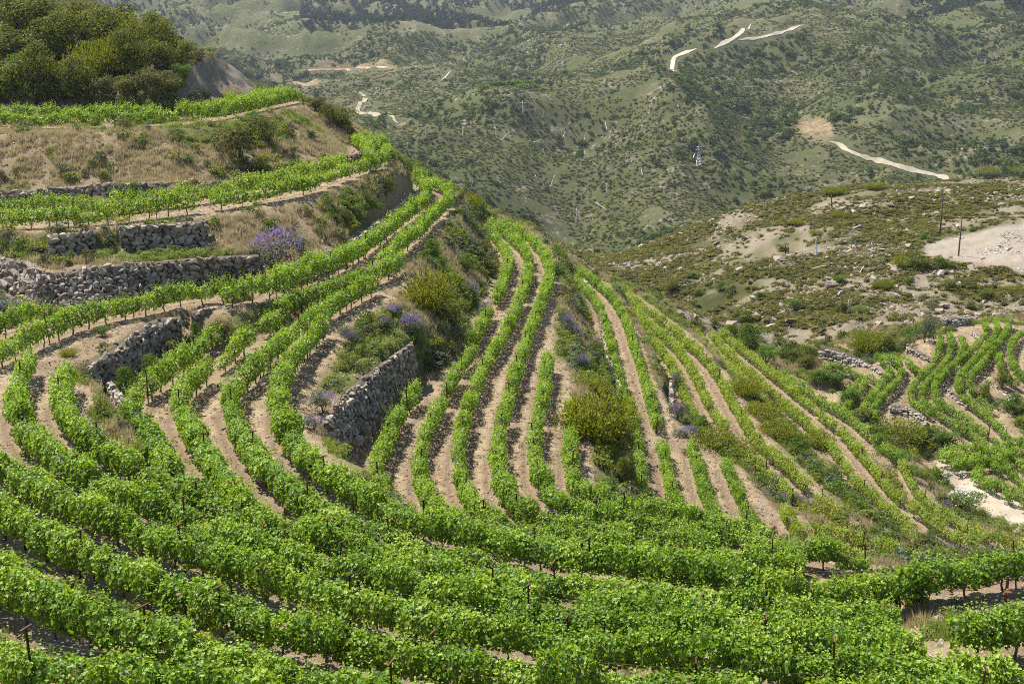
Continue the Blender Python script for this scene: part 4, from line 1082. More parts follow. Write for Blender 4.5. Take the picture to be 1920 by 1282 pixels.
wall('stone_wall', [(96,573),(151,583),(201,566),(268,556),(335,542),(436,533),(503,522)], [(74,514),(114,516),(148,506),(235,499),(335,491),(436,484),(484,483)], -12.6, -11.3, 0.36, 'long tall grey retaining wall below the strip of orange dry grass', ragged=0.12)
wall('stone_wall', [(95,482),(130,480),(182,472)], [(98,462),(135,440),(172,440)], -11.15, -10.25, 0.40, 'small collapsed wall stub on the orange dry grass', ragged=0.5, lean=0.15)
wall('stone_wall', [(228,468),(300,466),(392,457)], [(230,434),(300,425),(384,421)], -11.15, -10.1, 0.40, 'neat squared wall segment above the orange dry grass', ragged=0.15, lean=0.12)
wall('stone_wall', [(-60,390),(0,388),(100,380),(200,372),(300,366),(430,352)], [(-60,358),(0,358),(100,350),(200,341),(300,341),(430,345)], [-10.6,-10.55,-10.4,-10.2,-10.05,-10.0], [-9.85,-9.85,-9.7,-9.5,-9.4,-9.75], 0.42, 'low rubble-topped wall behind the vines of the second terrace', lean=0.1)
wall('stone_wall', [(520,513),(560,503),(637,483),(660,467),(694,437),(738,403),(761,383),(788,363),(783,348),(772,340)], [(520,505),(560,495),(637,475),(660,459),(694,430),(738,397),(761,377),(788,357),(783,343),(772,335)], -12.5, -12.25, 0.40, 'low pale wall edging the path up to the middle hill nose', PALE, lean=0.1)
wall('stone_wall', [(188,740),(230,717),(265,690),(300,660),(339,642)], [(168,686),(208,669),(248,632),(292,602),(339,601)], -13.85, -12.68, 0.38, 'curved crumbling wall at the grassy knob in the bowl', ragged=0.35)
wall('stone_wall', [(359,632),(378,622),(420,612),(480,606),(524,586)], [(359,592),(378,585),(420,577),(480,573),(520,567)], -13.85, -12.72, 0.36, 'dark overgrown wall behind the hairpin vine rows', ragged=0.3)
wall('stone_wall', [(205,744),(225,772),(248,802),(270,837),(290,858)], [(200,738),(222,766),(245,796),(267,830),(286,852)], -13.9, -13.3, 0.36, 'short line of pale tumbled stones beside the innermost hairpin row', PALE, lean=0.2)
wall('stone_wall', [(628,850),(645,876),(668,864),(702,820),(752,744),(782,708)], [(612,792),(640,752),(662,728),(694,704),(742,668),(774,646)], [-15.0,-15.55,-15.6,-15.68,-15.68,-15.68], [-13.85,-13.9,-13.9,-13.95,-13.95,-13.95], 0.34, 'tall leaning stone wall in shade at the hill centre', ragged=0.22)
wall('stone_wall', [(1094,538),(1125,580),(1129,637),(1140,681),(1154,724),(1166,754)], [(1091,528),(1121,576),(1125,635),(1136,679),(1150,721),(1160,750)], -18.68, -18.15, 0.36, 'white-topped wall running down beside a vine row', PALE, lean=0.1)
wall('stone_wall', [(1262,800),(1258,770),(1257,740)], [(1262,772),(1258,742),(1257,715)], -20.0, -19.1, 0.34, 'short dark wall covered by lavender', ragged=0.3, lean=0.1)
wall('stone_wall', [(640,308),(662,306),(684,294),(688,284)], [(640,298),(662,296),(682,286),(686,278)], -10.0, -9.6, 0.34, 'small dark wall inside the curl of the upper hill nose', lean=0.1)
kw = lambda pts, up: ([(x, y) for x, y in pts], [(x, y - up) for x, y in pts])
for pts, up, lab in (([(1537,668),(1580,680),(1620,698),(1650,716),(1668,726)], 22, 'long pale curved wall above the little left bowl'),
                     ([(1700,664),(1722,680),(1742,690),(1748,694)], 22, 'pale wall block between the two small bowls'),
                     ([(1770,612),(1800,612),(1818,610)], 9, 'low brown wall at the head of the small bowl'),
                     ([(1820,640),(1830,645),(1836,650)], 22, 'short upright pale wall at the head of the small bowl'),
                     ([(1763,722),(1772,745),(1790,762),(1812,775)], 15, 'pale curved wall between the third and fourth bowl rows'),
                     ([(1668,782),(1695,782),(1715,792),(1735,808)], 22, 'pale rubble wall under the lower bowl rows'),
                     ([(1832,716),(1850,730),(1872,748),(1905,768)], 24, 'sloping pale rubble wall at the right edge of the bowl')):
    a_, b_ = kw(pts, up)
    wall('stone_wall', a_, b_, [k_level(y) for x, y in a_], [k_level(y) + 0.6 for x, y in a_], 0.36, lab, PALE, single=False, ragged=0.4, lean=0.3)
# ------------------------------------------------------------------ single shrubs, brooms and lavenders
BUSH = {
 'oak': [bush_mesh('evergreen_crown', M['oak'], 2600, 0.060, 600 + k, 15) for k in range(4)],
 'maquis': [bush_mesh('maquis_crown', M['maquis'], 1700, 0.062, 620 + k, 8) for k in range(3)],
 'broom': [bush_mesh('broom_crown', M['broom'], 2400, 0.060, 640 + k, kind='broom') for k in range(3)],
 'bright': [bush_mesh('leafy_crown', M['leafy'], 2200, 0.055, 660 + k, 9) for k in range(4)],
 'grey': [bush_mesh('grey_crown', M['grey'], 1500, 0.055, 680 + k, 7) for k in range(3)],
}
STEMS = [stems_mesh('shrub_stems', 700 + k) for k in range(4)]
SPIKES = [spike_mesh('lavender_spikes', M['purple'], 430, 720 + k) for k in range(3)]
SPARSE = [spike_mesh('lavender_spikes', M['purple'], 230, 725 + k) for k in range(3)]
BLOSSOM = [spike_mesh('blossom', M['blossom'], 500, 730, 0.2, 0.05, 0.9)]
KIND = {'oak': ('evergreen_shrub', 'dark evergreen shrub'), 'maquis': ('maquis_shrub', 'brownish olive shrub'), 'broom': ('broom_shrub', 'yellow-green broom'), 'bright': ('leafy_shrub', 'bright green leafy shrub'),
        'grey': ('grey_shrub', 'grey-green shrub'), 'lav': ('lavender_bush', 'purple flowering lavender bush'), 'white': ('flowering_shrub', 'white-flowering shrub')}
placed = []
def shrub(kind, px, py, w, h, where, purple=1.0):
    p = spot(px, py); m = p.y / FPX * 1.0 / math.cos(PITCH) ; W, H = max(0.25, w * m) * random.uniform(0.85, 1.05), max(0.2, h * m) * random.uniform(0.8, 1.1)
    nm, lab = KIND[kind]
    root = link(nm, None, None, p - Vector((0, 0, 0.04))); root.empty_display_size = 0.3
    tag(root, lab + ' ' + where, 'shrub', nm.replace('_', ' ') + 's on the terraced hill')
    crown = 'grey' if kind == 'lav' else 'bright' if kind == 'white' else kind
    rz = random.uniform(0, 6.28)
    link('foliage', random.choice(BUSH[crown]), root, (0, 0, 0), (0, 0, rz), (W, W * random.uniform(0.8, 1.05), H))
    link('stem', random.choice(STEMS), root, (0, 0, 0), (0, 0, rz), (W, W, H))
    if kind == 'lav': link('flowers', random.choice(SPIKES if purple > 1 else SPARSE), root, (random.uniform(-0.12, 0.12) * W, random.uniform(-0.12, 0.12) * W, 0), (0, 0, rz + 1), (W * random.uniform(0.75, 1.05), W * random.uniform(0.7, 1.0), H * random.uniform(0.85, 1.1)))['kind'] = 'stuff'
    if kind == 'white': link('flowers', BLOSSOM[0], root, (0, 0, 0), (0, 0, rz + 1), (W * 1.02, W, H * 1.08))['kind'] = 'stuff'
    placed.append((p.x, p.y, W))
    return root
for a in (
 ('oak', 72,196,120,105,'spreading largest on the wooded slope'), ('oak', 12,192,90,80,'at the left edge of the wooded slope'), ('oak', 140,188,84,84,'between the largest shrub and the first tall broom'),
 ('oak', 30,128,110,84,'halfway up the wooded slope at left'), ('oak', 100,112,96,80,'above the largest one on the wooded slope'), ('oak', 200,96,84,74,'above the two tall brooms'), ('oak', 130,58,90,60,'high on the wooded slope, second from left'), ('oak', 40,60,100,66,'high on the wooded slope at the left edge'),
 ('oak', 252,138,72,80,'right behind the second tall broom'), ('oak', 316,118,66,76,'topmost near the skyline of the wooded slope'), ('oak', 342,124,44,50,'at the right end of the wooded slope'), ('oak', 290,72,62,50,'against the far hills at the wooded skyline'), ('oak', 292,130,60,60,'in the middle right of the wooded slope'),
 ('maquis', 60,24,100,60,'in the top left corner'), ('maquis', 165,40,84,50,'at the top edge, left of the skyline'), ('maquis', 225,44,80,44,'under the skyline of the wooded slope'), ('maquis', 5,30,70,50,'at the very corner of the top left'),
 ('maquis', 250,180,84,60,'low on the wooded slope by the earth cut'), ('maquis', 300,174,70,56,'beside the grey cut face'), ('maquis', 195,184,66,46,'below the tall brooms'), ('maquis', 112,194,60,40,'at the foot of the largest evergreen'), ('maquis', 335,170,44,36,'hanging over the grey cut face'), ('maquis', 165,80,60,40,'between the evergreens above the tall brooms'), ('maquis', 245,90,54,40,'between two evergreens under the skyline'),
 ('bright', 60,150,70,50,'fresh among the dark evergreens at left'), ('bright', 232,176,56,40,'fresh, below the right tall broom'), ('bright', 150,110,56,44,'fresh, up behind the left tall broom'), ('broom', 110,150,50,44,'low between the evergreens at left'), ('broom', 300,100,50,44,'just under the skyline, second from right'), ('bright', 345,150,40,36,'fresh, at the rim of the grey cut face'), ('broom', 200,60,50,36,'small, high above the pair of tall ones'),
 ('broom', 172,152,60,100,'tall and left one of the pair on the wooded slope'), ('broom', 222,146,64,92,'tall and right one of the pair on the wooded slope'), ('broom', 268,66,60,52,'near the skyline'), ('broom', 318,174,40,34,'at the foot of the grey cut face'), ('broom', 14,186,50,36,'low at the left edge of the top terrace'), ('broom', 340,100,36,26,'on the skyline at the right end'),
 ('maquis', 372,114,46,30,'on the lip of the grey cut face'), ('maquis', 410,110,40,24,'farther along the lip of the grey cut face'), ('maquis', 440,126,34,20,'where the grey cut face runs out'), ('maquis', 465,146,30,18,'at the tip of the grey cut face'),
 ('bright', 502,268,62,66,'round and fresh on the bank under the top terrace'), ('maquis', 452,300,86,96,'large beside the round fresh one on the bank'), ('maquis', 482,330,50,44,'lower on the same bank'), ('bright', 496,338,34,34,'small at the foot of the bank'),
 ('maquis', 612,222,50,46,'on the outer edge of the upper hill nose'), ('oak', 640,244,46,52,'below the upper hill nose edge'), ('maquis', 590,205,34,26,'where the top terrace ends'),
 ('bright', 240,372,46,40,'growing against the low rubble-topped wall'), ('oak', 724,368,38,44,'round and dark under the second terrace nose'), ('bright', 696,396,40,34,'on the bank above the low pale wall'), ('bright', 662,404,36,30,'left along the bank above the low pale wall'), ('maquis', 640,420,46,34,'low on the bank above the low pale wall'),
 ('lav', 512,506,104,86,'large and greyish beside the end of the long tall wall', 1), ('maquis', 560,470,40,30,'right of the big greyish lavender'),
 ('broom', 880,392,46,40,'on the outer edge of the middle hill nose'), ('bright', 902,412,40,40,'beyond the middle hill nose'), ('maquis', 862,378,30,26,'close to the middle hill nose'),
 ('bright', 812,482,36,48,'upright on the bank below the middle terrace'), ('bright', 874,512,48,42,'halfway down the rocky bank'), ('broom', 806,585,80,96,'spiky below a dead branch on the bank'), ('oak', 842,606,66,44,'broad and dark above the tall leaning wall'), ('maquis', 900,470,34,30,'on the rocky bank beside the upper vine stretch'), ('bright', 850,540,40,30,'in the middle of the rocky bank'),
 ('lav', 658,645,52,40,'on the grass left of the tall leaning wall', 1.1), ('lav', 742,596,46,36,'at the top of the grass bank', 1.1), ('lav', 772,622,56,40,'beside the broad dark shrub', 1.1), ('lav', 838,560,40,34,'on the bank below the spiky broom', 1), ('lav', 884,566,36,44,'tall above the detached vine stretch', 1), ('lav', 908,592,34,36,'next to the detached vine stretch', 1), ('lav', 720,620,40,30,'low in the middle of the grass bank', 1),
 ('lav', 606,772,54,42,'greyish, by the lower end of the tall leaning wall', 1), ('lav', 588,805,44,28,'small, nearest the hairpin bend', 1), ('bright', 712,668,28,26,'on top of the tall leaning wall'), ('maquis', 660,690,34,22,'in the grass above the tall leaning wall'),
 ('bright', 372,650,44,54,'in the shade of the overgrown wall'), ('bright', 300,700,62,50,'at the foot of the curved crumbling wall'), ('bright', 240,742,66,60,'at the near end of the curved crumbling wall'), ('lav', 248,684,26,24,'small against the curved crumbling wall', 1), ('maquis', 340,668,60,40,'in the nook between the two bowl walls'), ('maquis', 420,628,50,30,'under the dark overgrown wall'), ('broom', 128,668,30,22,'alone on the bare path edge'), ('bright', 192,630,30,24,'on the grassy knob'),
 ('lav', 26,600,80,52,'in the corner under the big wall at the left edge', 1),
 ('lav', 1060,622,38,44,'upper one on the grass spur right of the long rows', 1.1), ('lav', 1078,640,34,36,'second on the grass spur right of the long rows', 1), ('lav', 1092,694,44,38,'lower one on the grass spur by the white-topped wall', 1.1), ('lav', 1112,678,26,24,'small one touching the white-topped wall', 1), ('maquis', 1090,600,36,36,'on the grass spur above the lavenders'), ('maquis', 1068,560,30,30,'high on the grass spur'),
 ('broom', 1118,826,104,124,'very large and rounded at the centre right'), ('broom', 1104,736,62,50,'smaller, just above the very large rounded one'), ('oak', 1160,850,64,84,'in the dark drop behind the very large broom'), ('oak', 1172,906,44,66,'low in the dark drop beside a vine row'), ('bright', 1142,922,48,34,'small round below the very large broom'),
 ('lav', 1264,742,30,44,'topmost on the short dark wall', 1), ('lav', 1272,788,40,50,'middle one on the short dark wall', 1), ('lav', 1288,818,46,30,'at the foot of the short dark wall', 1), ('lav', 1222,646,22,26,'small on the strip of dry grass', 1),
 ('bright', 1312,812,46,40,'at the head of the shrub patch'), ('broom', 1342,834,70,44,'first in the shrub patch below the lavender wall'), ('broom', 1378,858,66,44,'second in the shrub patch below the lavender wall'), ('maquis', 1410,890,50,30,'at the tail of the shrub patch'), ('maquis', 1300,850,40,22,'brown, at the near side of the shrub patch'),
 ('lav', 1458,926,34,40,'leftmost of the bright purple drift', 1.1), ('lav', 1484,946,56,36,'centre of the bright purple drift', 1.1), ('lav', 1520,950,54,24,'right end of the bright purple drift', 1.1), ('broom', 1540,978,90,36,'lying below the bright purple drift'), ('lav', 1440,905,30,26,'small above the bright purple drift', 1),
 ('broom', 1396,742,64,44,'first from the top in the olive shrub belt'), ('broom', 1428,786,66,48,'second in the olive shrub belt'), ('broom', 1456,824,60,44,'third in the olive shrub belt'), ('bright', 1494,856,68,46,'at the lower middle of the olive shrub belt'), ('broom', 1536,838,54,40,'brightest yellow in the olive shrub belt'), ('oak', 1562,896,34,32,'small and dark at the end of the olive shrub belt'), ('maquis', 1600,930,60,30,'brown below the olive shrub belt'), ('lav', 1343,684,24,16,'tiny between two rows on the lower right slope', 1), ('maquis', 1450,760,44,30,'brownish in the olive shrub belt'),
 ('bright', 1376,640,44,42,'at the top of the gully, first of three'), ('bright', 1406,654,62,50,'at the top of the gully, second of three'), ('bright', 1436,684,48,44,'at the top of the gully, third of three'), ('oak', 1480,674,52,52,'dark in the gully below the scrub hill'), ('oak', 1512,690,50,42,'next to the dark one in the gully'), ('bright', 1562,720,54,36,'broad in the gully by the little left bowl'), ('bright', 1530,722,44,34,'in the gully between dark and broad ones'), ('bright', 1590,760,50,40,'lower in the gully'), ('oak', 1625,790,44,34,'at the low end of the gully'),
 ('bright', 1655,846,62,46,'first of the green mass above the road'), ('bright', 1684,872,60,44,'second of the green mass above the road'), ('bright', 1712,902,42,32,'third of the green mass above the road'), ('bright', 1640,826,44,34,'small before the green mass above the road'),
 ('broom', 1628,660,58,56,'rounded at the upper left of the small bowl'), ('oak', 1664,662,44,44,'right of the rounded broom by the small bowl'), ('oak', 1696,654,26,28,'small above the pale wall block'), ('grey', 1734,642,46,52,'like a young olive above the small bowl'),
 ('broom', 1688,826,84,60,'large where the road begins'), ('bright', 1770,828,60,34,'below the small bowl, left one'), ('bright', 1742,818,36,28,'below the small bowl, beside the large broom'), ('bright', 1900,776,54,44,'large at the right edge of the bowl'), ('oak', 1846,748,36,36,'in the rubble at the right of the bowl'), ('oak', 1880,728,34,38,'above the rubble at the right of the bowl'),
 ('white', 1804,956,66,52,'beside the pale dirt road'), ('lav', 1800,874,30,16,'at the far roadside', 1), ('lav', 1770,964,34,30,'left of the white-flowering shrub', 1), ('lav', 1836,1046,70,16,'low strip at lower right, right one', 1), ('lav', 1760,1030,60,14,'low strip at lower right, left one', 1),
 ('grey', 1800,1140,60,20,'in the grass by the thick red post'), ):
    shrub(*a)
# scrub hill: single bushes that stand out
for k, px, py, w, h, where in (('broom',1640,356,26,20,'on the scrub hill skyline, above the slope of rubble'),('broom',1575,410,26,20,'high on the scrub hill, larger of two side by side'),('broom',1496,422,22,16,'small, high on the left of the scrub hill'),('bright',1686,430,20,14,'left of the pole behind the gravel platform'),
        ('bright',1730,452,22,18,'at the left tip of the gravel platform'),('bright',1770,500,30,26,'just below the gravel platform'),('oak',1720,505,36,34,'below the left tip of the gravel platform'),('broom',1695,500,36,26,'left of the dark one below the gravel platform'),
        ('bright',1575,530,24,16,'in the middle of the scrub hill'),('broom',1655,540,30,22,'largest in the right middle of the scrub hill'),('bright',1618,590,34,20,'low on the scrub hill above the pale curved wall'),('oak',1580,586,22,26,'upright, low on the scrub hill beside a dead trunk'),
        ('bright',1705,535,22,18,'low right of the largest broom'),('oak',1700,492,30,22,'close under the gravel platform edge'),('broom',1855,330,28,26,'orange-tinged on the skyline by the right pole'),('broom',1910,326,26,18,'on the skyline at the right edge'),
        ('broom',1565,365,30,22,'just under the skyline of the scrub hill'),('bright',1490,580,30,26,'low left on the scrub hill above the gully'),('bright',1425,560,26,16,'left, above the boulders of the gully side'),('oak',1395,600,34,22,'lowest left of the scrub hill by the outer vine row'),
        ('oak',1305,556,24,18,'behind the vine rows at the left foot of the scrub hill'),('bright',1350,545,26,16,'low at the left foot of the scrub hill'),('bright',1415,508,16,14,'tiny and round in the left middle of the scrub hill'),('oak',1260,545,26,20,'behind the hill nose with the white-topped wall'),
        ('bright',1225,450,30,24,'upper left tip of the scrub hill, left one'),('bright',1250,436,26,18,'upper left tip of the scrub hill, right one'),('oak',1470,470,22,14,'beside the black stumps'),('broom',1530,440,20,12,'above the standing white trunk'),
        ('bright',1300,520,18,12,'small on the left flank of the scrub hill'),('oak',1780,540,34,20,'in the rubble below the gravel platform'),('oak',1850,560,34,20,'right in the rubble above the small bowl'),('broom',1900,545,28,16,'at the right edge above the small bowl'),
        ('oak',1820,580,30,18,'just above the low brown wall'),('maquis',1750,580,34,18,'left above the low brown wall')):
    p = spot(px, py); W = max(0.6, w * p.y / FPX); H = max(0.5, h * p.y / FPX)
    root = link(KIND[k][0], None, None, p - Vector((0, 0, 0.05))); tag(root, KIND[k][1] + ' ' + where, 'shrub', 'bushes standing out on the scrub hill')
    link('foliage', random.choice(BUSH[k]), root, (0, 0, 0), (0, 0, random.uniform(0, 6)), (W, W, H)); link('stem', random.choice(STEMS), root, (0, 0, 0), None, (W, W, H))
# ------------------------------------------------------------------ grass, scrub, rocks, far woods
def scatter_points(n, y0, y1, amax=0.45):
    """even over the ground between two distances"""
    y = np.sqrt(rng.uniform((y0) ** 2, (y1) ** 2, n)); a = rng.uniform(-amax, amax, n); return a * y, y
def slope_of(x, y, d=0.6):
    return np.hypot(ground(x + d, y) - ground(x - d, y), ground(x, y + d) - ground(x, y - d)) / (2 * d)
grid_scrub = soft(scrub_m); grid_soil = soft(soil_m); grid_grav = soft(gravel_m); grid_red = soft(red_m); grid_green = soft(green_m); grid_bare = soft(bare_m)
x, y = scatter_points(150000, 16, 108 * S, 0.46)
x2, y2 = scatter_points(150000, 30, 108 * S, 0.46); st = sample_grid(steep, x2, y2) > 0.75
x, y = np.concatenate([x, x2[st]]), np.concatenate([y, y2[st]])
z = ground(x, y)
ok = in_view(x, y, z + 0.3) & (sample_grid(grid_soil, x, y) < 0.35) & (sample_grid(grid_scrub, x, y) < 0.5) & (sample_grid(grid_bare, x, y) < 0.4) & (sample_grid(grid_grav, x, y) < 0.3)
ok &= ~((x > 34 * S * 0.9) & (y < 78 * S) & (z < -33.3))
x, y, z = x[ok], y[ok], z[ok]
g = sample_grid(grid_green, x, y) + 0.35 * (fbm(x / 2.2, y / 2.2, 81, 3) - 0.5) * 2
dens = fbm(x / 1.6, y / 1.6, 83, 3)
kd_w = kdtree.KDTree(sum(len(w) for w in WALL_PTS)); _i = 0
for w in WALL_PTS:
    for q in w: kd_w.insert((q[0], q[1], 0), _i); _i += 1
kd_w.balance()
keep = (dens > 0.36) & np.array([kd_w.find((a, b, 0))[2] > 0.75 for a, b in zip(x, y)])
x, y, z, g = x[keep], y[keep], z[keep], g[keep]
green = g > 0.24
DRY = [tuft_mesh('dry_tuft', M['dry'], 800 + k, 40, 0.42, 0.20, 0.10) for k in range(4)]
GRN = [tuft_mesh('green_tuft', M['green_grass'], 810 + k, 44, 0.36, 0.20, 0.12) for k in range(4)]
HERB = [bush_mesh('herb', M['green_grass'], 90, 0.13, 820 + k, 4, flat=0.6) for k in range(1)]
scatter('dry_grass', np.c_[x, y, z][~green], DRY, rng.uniform(0.6, 1.25, (~green).sum()), 'pale dry grass standing on the terrace banks', 'grass', tilt=0.15)
scatter('green_grass', np.c_[x, y, z][green], GRN + HERB, rng.uniform(0.5, 1.0, green.sum()), 'green grass and weeds growing on the terrace banks', 'grass', tilt=0.15)
print('tufts', len(x), green.sum())
sel = (rng.random(len(x)) < 0.10) & (fbm(x / 4.0, y / 4.0, 85, 3) > 0.46)
hz = rng.uniform(0.3, 0.95, sel.sum())
scatter('bank_herbs', np.c_[x, y, z][sel], [bush_mesh('bank_herb', M[m_], 150, 0.15, 825 + k_, 5) for k_, m_ in enumerate(('leafy', 'maquis', 'broom', 'leafy', 'grey'))], np.c_[hz * 1.2, hz * 1.2, hz], 'small wild shrubs and herbs dotted over the terrace banks', 'undergrowth')
# weeds and straw on the worked soil
x, y = scatter_points(26000, 16, 100 * S, 0.46); z = ground(x, y)
ok = in_view(x, y, z + 0.2) & (sample_grid(grid_soil, x, y) > 0.5) & (sample_grid(DR, x, y) > 0.55) & (fbm(x / 3, y / 3, 87, 3) > 0.48)
scatter('soil_weeds', np.c_[x, y, z][ok], DRY[:2] + GRN[:1], rng.uniform(0.2, 0.55, ok.sum()), 'sparse straw and weeds lying on the worked soil between rows', 'weeds', tilt=0.4)
CLOD = [rock_mesh('clod', M['pink_stone'], 830 + k, 0.7) for k in range(4)]
x, y = scatter_points(70000, 16, 95 * S, 0.46); z = ground(x, y)
ok = in_view(x, y, z + 0.1) & (sample_grid(DR, x, y) > 0.4) & (sample_grid(grid_scrub, x, y) < 0.5)
scatter('clods', np.c_[x, y, z][ok], CLOD, rng.lognormal(-2.5, 0.45, ok.sum()), 'loose stones and clods on soil and banks', 'gravel')
# scrub hill across the gully: cushions and stones
GAR = [bush_mesh('garrigue_cushion', M['garrigue'], 200, 0.16, 840 + k, 6, flat=0.8) for k in range(4)]
x, y = scatter_points(60000, 84 * S, 185 * S, 0.46); z = ground(x, y)
nz = fbm(x / 9.0, y / 9.0, 91, 4)
ok = in_view(x, y, z + 0.5) & ((sample_grid(grid_scrub, x, y) > 0.5) | (rng.random(len(x)) < 0.30)) & (sample_grid(rhill, x, y) + sample_grid(grid_scrub, x, y) > 0.5) & (sample_grid(grid_grav, x, y) < 0.3) & (x > 0) & (nz + rng.uniform(-0.12, 0.12, len(x)) > 0.40)
scatter('scrub_cushions', np.c_[x, y, z - 0.05][ok], GAR + [bush_mesh('brown_cushion', M['maquis'], 200, 0.16, 846 + k, 6, flat=0.8) for k in range(2)], np.c_[rng.uniform(0.5, 1.3, ok.sum()), rng.uniform(0.5, 1.3, ok.sum()), rng.uniform(0.25, 0.6, ok.sum())], 'low olive cushion scrub covering the near stony hill', 'undergrowth')
print('garrigue', ok.sum())
ROCK = [rock_mesh('hill_rock', M['pink_stone'], 850 + k, 0.7) for k in range(6)]
x, y = scatter_points(70000, 84 * S, 185 * S, 0.46); z = ground(x, y)
nz2 = fbm(x / 7.0 + 50, y / 7.0, 93, 4) + 0.22 * smoothstep(35, 60, x) * smoothstep(130 * S, 112 * S, y)
ok = in_view(x, y, z + 0.3) & ((sample_grid(grid_scrub, x, y) > 0.5) | (sample_grid(grid_bare, x, y) > 0.3)) & (sample_grid(grid_grav, x, y) < 0.3) & (x > 0) & (nz2 + rng.uniform(-0.1, 0.1, len(x)) > 0.56)
xr, yr, zr = x[ok], y[ok], z[ok]; sz = rng.lognormal(-1.25, 0.5, len(xr)); order = np.argsort(-sz / yr)
big, rest = order[:160], order[160:]
for i in big:
    o = link('boulder', random.choice(ROCK), None, (xr[i], yr[i], zr[i] + 0.1 * sz[i]), (random.gauss(0, 0.2), random.gauss(0, 0.2), random.uniform(0, 6.28)), (sz[i] * 1.2, sz[i], sz[i]))
    tag(o, 'grey-pink boulder lying on the stony scrub hill across the gully', 'rock', 'boulders of the stony scrub hill')
scatter('hill_rubble', np.c_[xr, yr, zr][rest], ROCK, sz[rest], 'grey-pink rock rubble strewn over the near stony hill', 'rubble', tilt=0.3)
print('rocks', len(xr))
# rubble tipped over the gravel platform
pg = plot([(1800,452),(1935,428),(1935,520),(1870,492),(1830,470)]); bx = np.array([[q.x, q.y] for q in pg])
x = rng.uniform(bx[:, 0].min(), bx[:, 0].max(), 5000); y = rng.uniform(bx[:, 1].min(), bx[:, 1].max(), 5000)
ok = in_poly(x, y, pg) & (fbm(x / 3.0, y / 3.0, 94, 3) > 0.56); x, y = x[ok], y[ok]
scatter('platform_rubble', np.c_[x, y, ground(x, y)], PALE, rng.lognormal(-1.7, 0.45, len(x)), 'pale broken stone tipped over the gravel platform', 'rubble', tilt=0.3)
# far hills: bushes
kd_t = kdtree.KDTree(sum(len(t) for t in TRACKS)); _i = 0
for t in TRACKS:
    for q in t: kd_t.insert((q[0], q[1], 0), _i); _i += 1
kd_t.balance()
def off_track(x, y, d=5.0):
    return np.array([kd_t.find((a, b, 0))[2] > d for a, b in zip(x, y)])
FAR = [bush_mesh('far_bush', M['far_scrub'], 130, 0.20, 860 + k, 6, flat=0.9) for k in range(5)]
x, y = scatter_points(110000, 300 * S, 1250 * S, 0.46); z = ground(x, y)
cl = fbm(x / 60.0, y / 60.0, 95, 4)
pine_zone = smoothstep(0.5, 0.56, fbm(x / 260.0 + 2, y / 260.0, 97, 3)) * (y > 900 * S)
a_ = x / y
pine = ((a_ > -0.16) & (a_ < 0.0) & (y > 980 * S)) | ((a_ > 0.30) & (y > 880 * S)) | ((a_ > -0.02) & (a_ < 0.06) & (y > 1150 * S))
ok = in_view(x, y, z + 2.0, 0.0006) & (sample_grid(grid_red, x, y) < 0.3) & ~pine & (cl + 0.5 * (0.78 - sample_grid(0.5 * rid + 0.5 * rid2, x, y)) + rng.uniform(-0.18, 0.18, len(x)) > 0.47)
ok[ok] &= off_track(x[ok], y[ok])
xf, yf, zf = x[ok], y[ok], z[ok]; sz = rng.lognormal(0.60, 0.42, len(xf)) * (0.85 + 0.35 * smoothstep(0.4, 0.65, cl[ok]))
print('far bushes', len(xf))
order = np.argsort(-sz / yf); big, rest = order[:290], order[290:]
for i in big:
    o = link('hillside_bush', random.choice(FAR), None, (xf[i], yf[i], zf[i] - 0.2), (0, 0, random.uniform(0, 6.28)), (sz[i] * 1.1, sz[i] * 1.1, sz[i] * 0.9))
    tag(o, 'large dark bush dotting the far scrub hillside beyond the valley', 'bush', 'large bushes of the far hillside')
scatter('hillside_scrub', np.c_[xf, yf, zf - 0.2][rest], FAR, np.c_[sz[rest] * 1.1, sz[rest] * 1.1, sz[rest] * 0.85], 'dark green bushes scattered all over the far hills', 'undergrowth')
# low far cover that roughens the slopes
x, y = scatter_points(170000, 300 * S, 900 * S, 0.44); z = ground(x, y)
ok = in_view(x, y, z + 0.8, 0.0004) & (sample_grid(grid_red, x, y) < 0.3) & (fbm(x / 22.0, y / 22.0, 98, 4) > 0.38)
ok[ok] &= off_track(x[ok], y[ok], 4.0)
scatter('low_scrub', np.c_[x, y, z - 0.1][ok], GAR[:2] + FAR[:1], np.c_[rng.uniform(1.0, 2.2, ok.sum()), rng.uniform(1.0, 2.2, ok.sum()), rng.uniform(0.5, 1.0, ok.sum())], 'low olive scrub clothing the far hills', 'undergrowth')
print('low', ok.sum())
PINE = [bush_mesh('pine_crown', M['pine'], 160, 0.2, 870 + k, 6, flat=1.0) for k in range(3)]
x, y = scatter_points(40000, 860 * S, 1700 * S, 0.46); z = ground(x, y); a_ = x / y
pine = ((a_ > -0.16) & (a_ < 0.0) & (y > 980 * S)) | ((a_ > 0.30) & (y > 880 * S)) | ((a_ > -0.02) & (a_ < 0.06) & (y > 1150 * S)) | (y > 1250 * S)
ok = in_view(x, y, z + 4, 0.0008) & pine & (fbm(x / 30.0, y / 30.0, 99, 3) > 0.36)
sp = rng.uniform(4, 7.5, ok.sum())
scatter('pine_wood', np.c_[x, y, z - 0.3][ok], PINE, np.c_[sp * 0.8, sp * 0.8, sp * 1.3], 'dark pine wood on the highest distant slopes', 'forest')
print('pines', ok.sum())
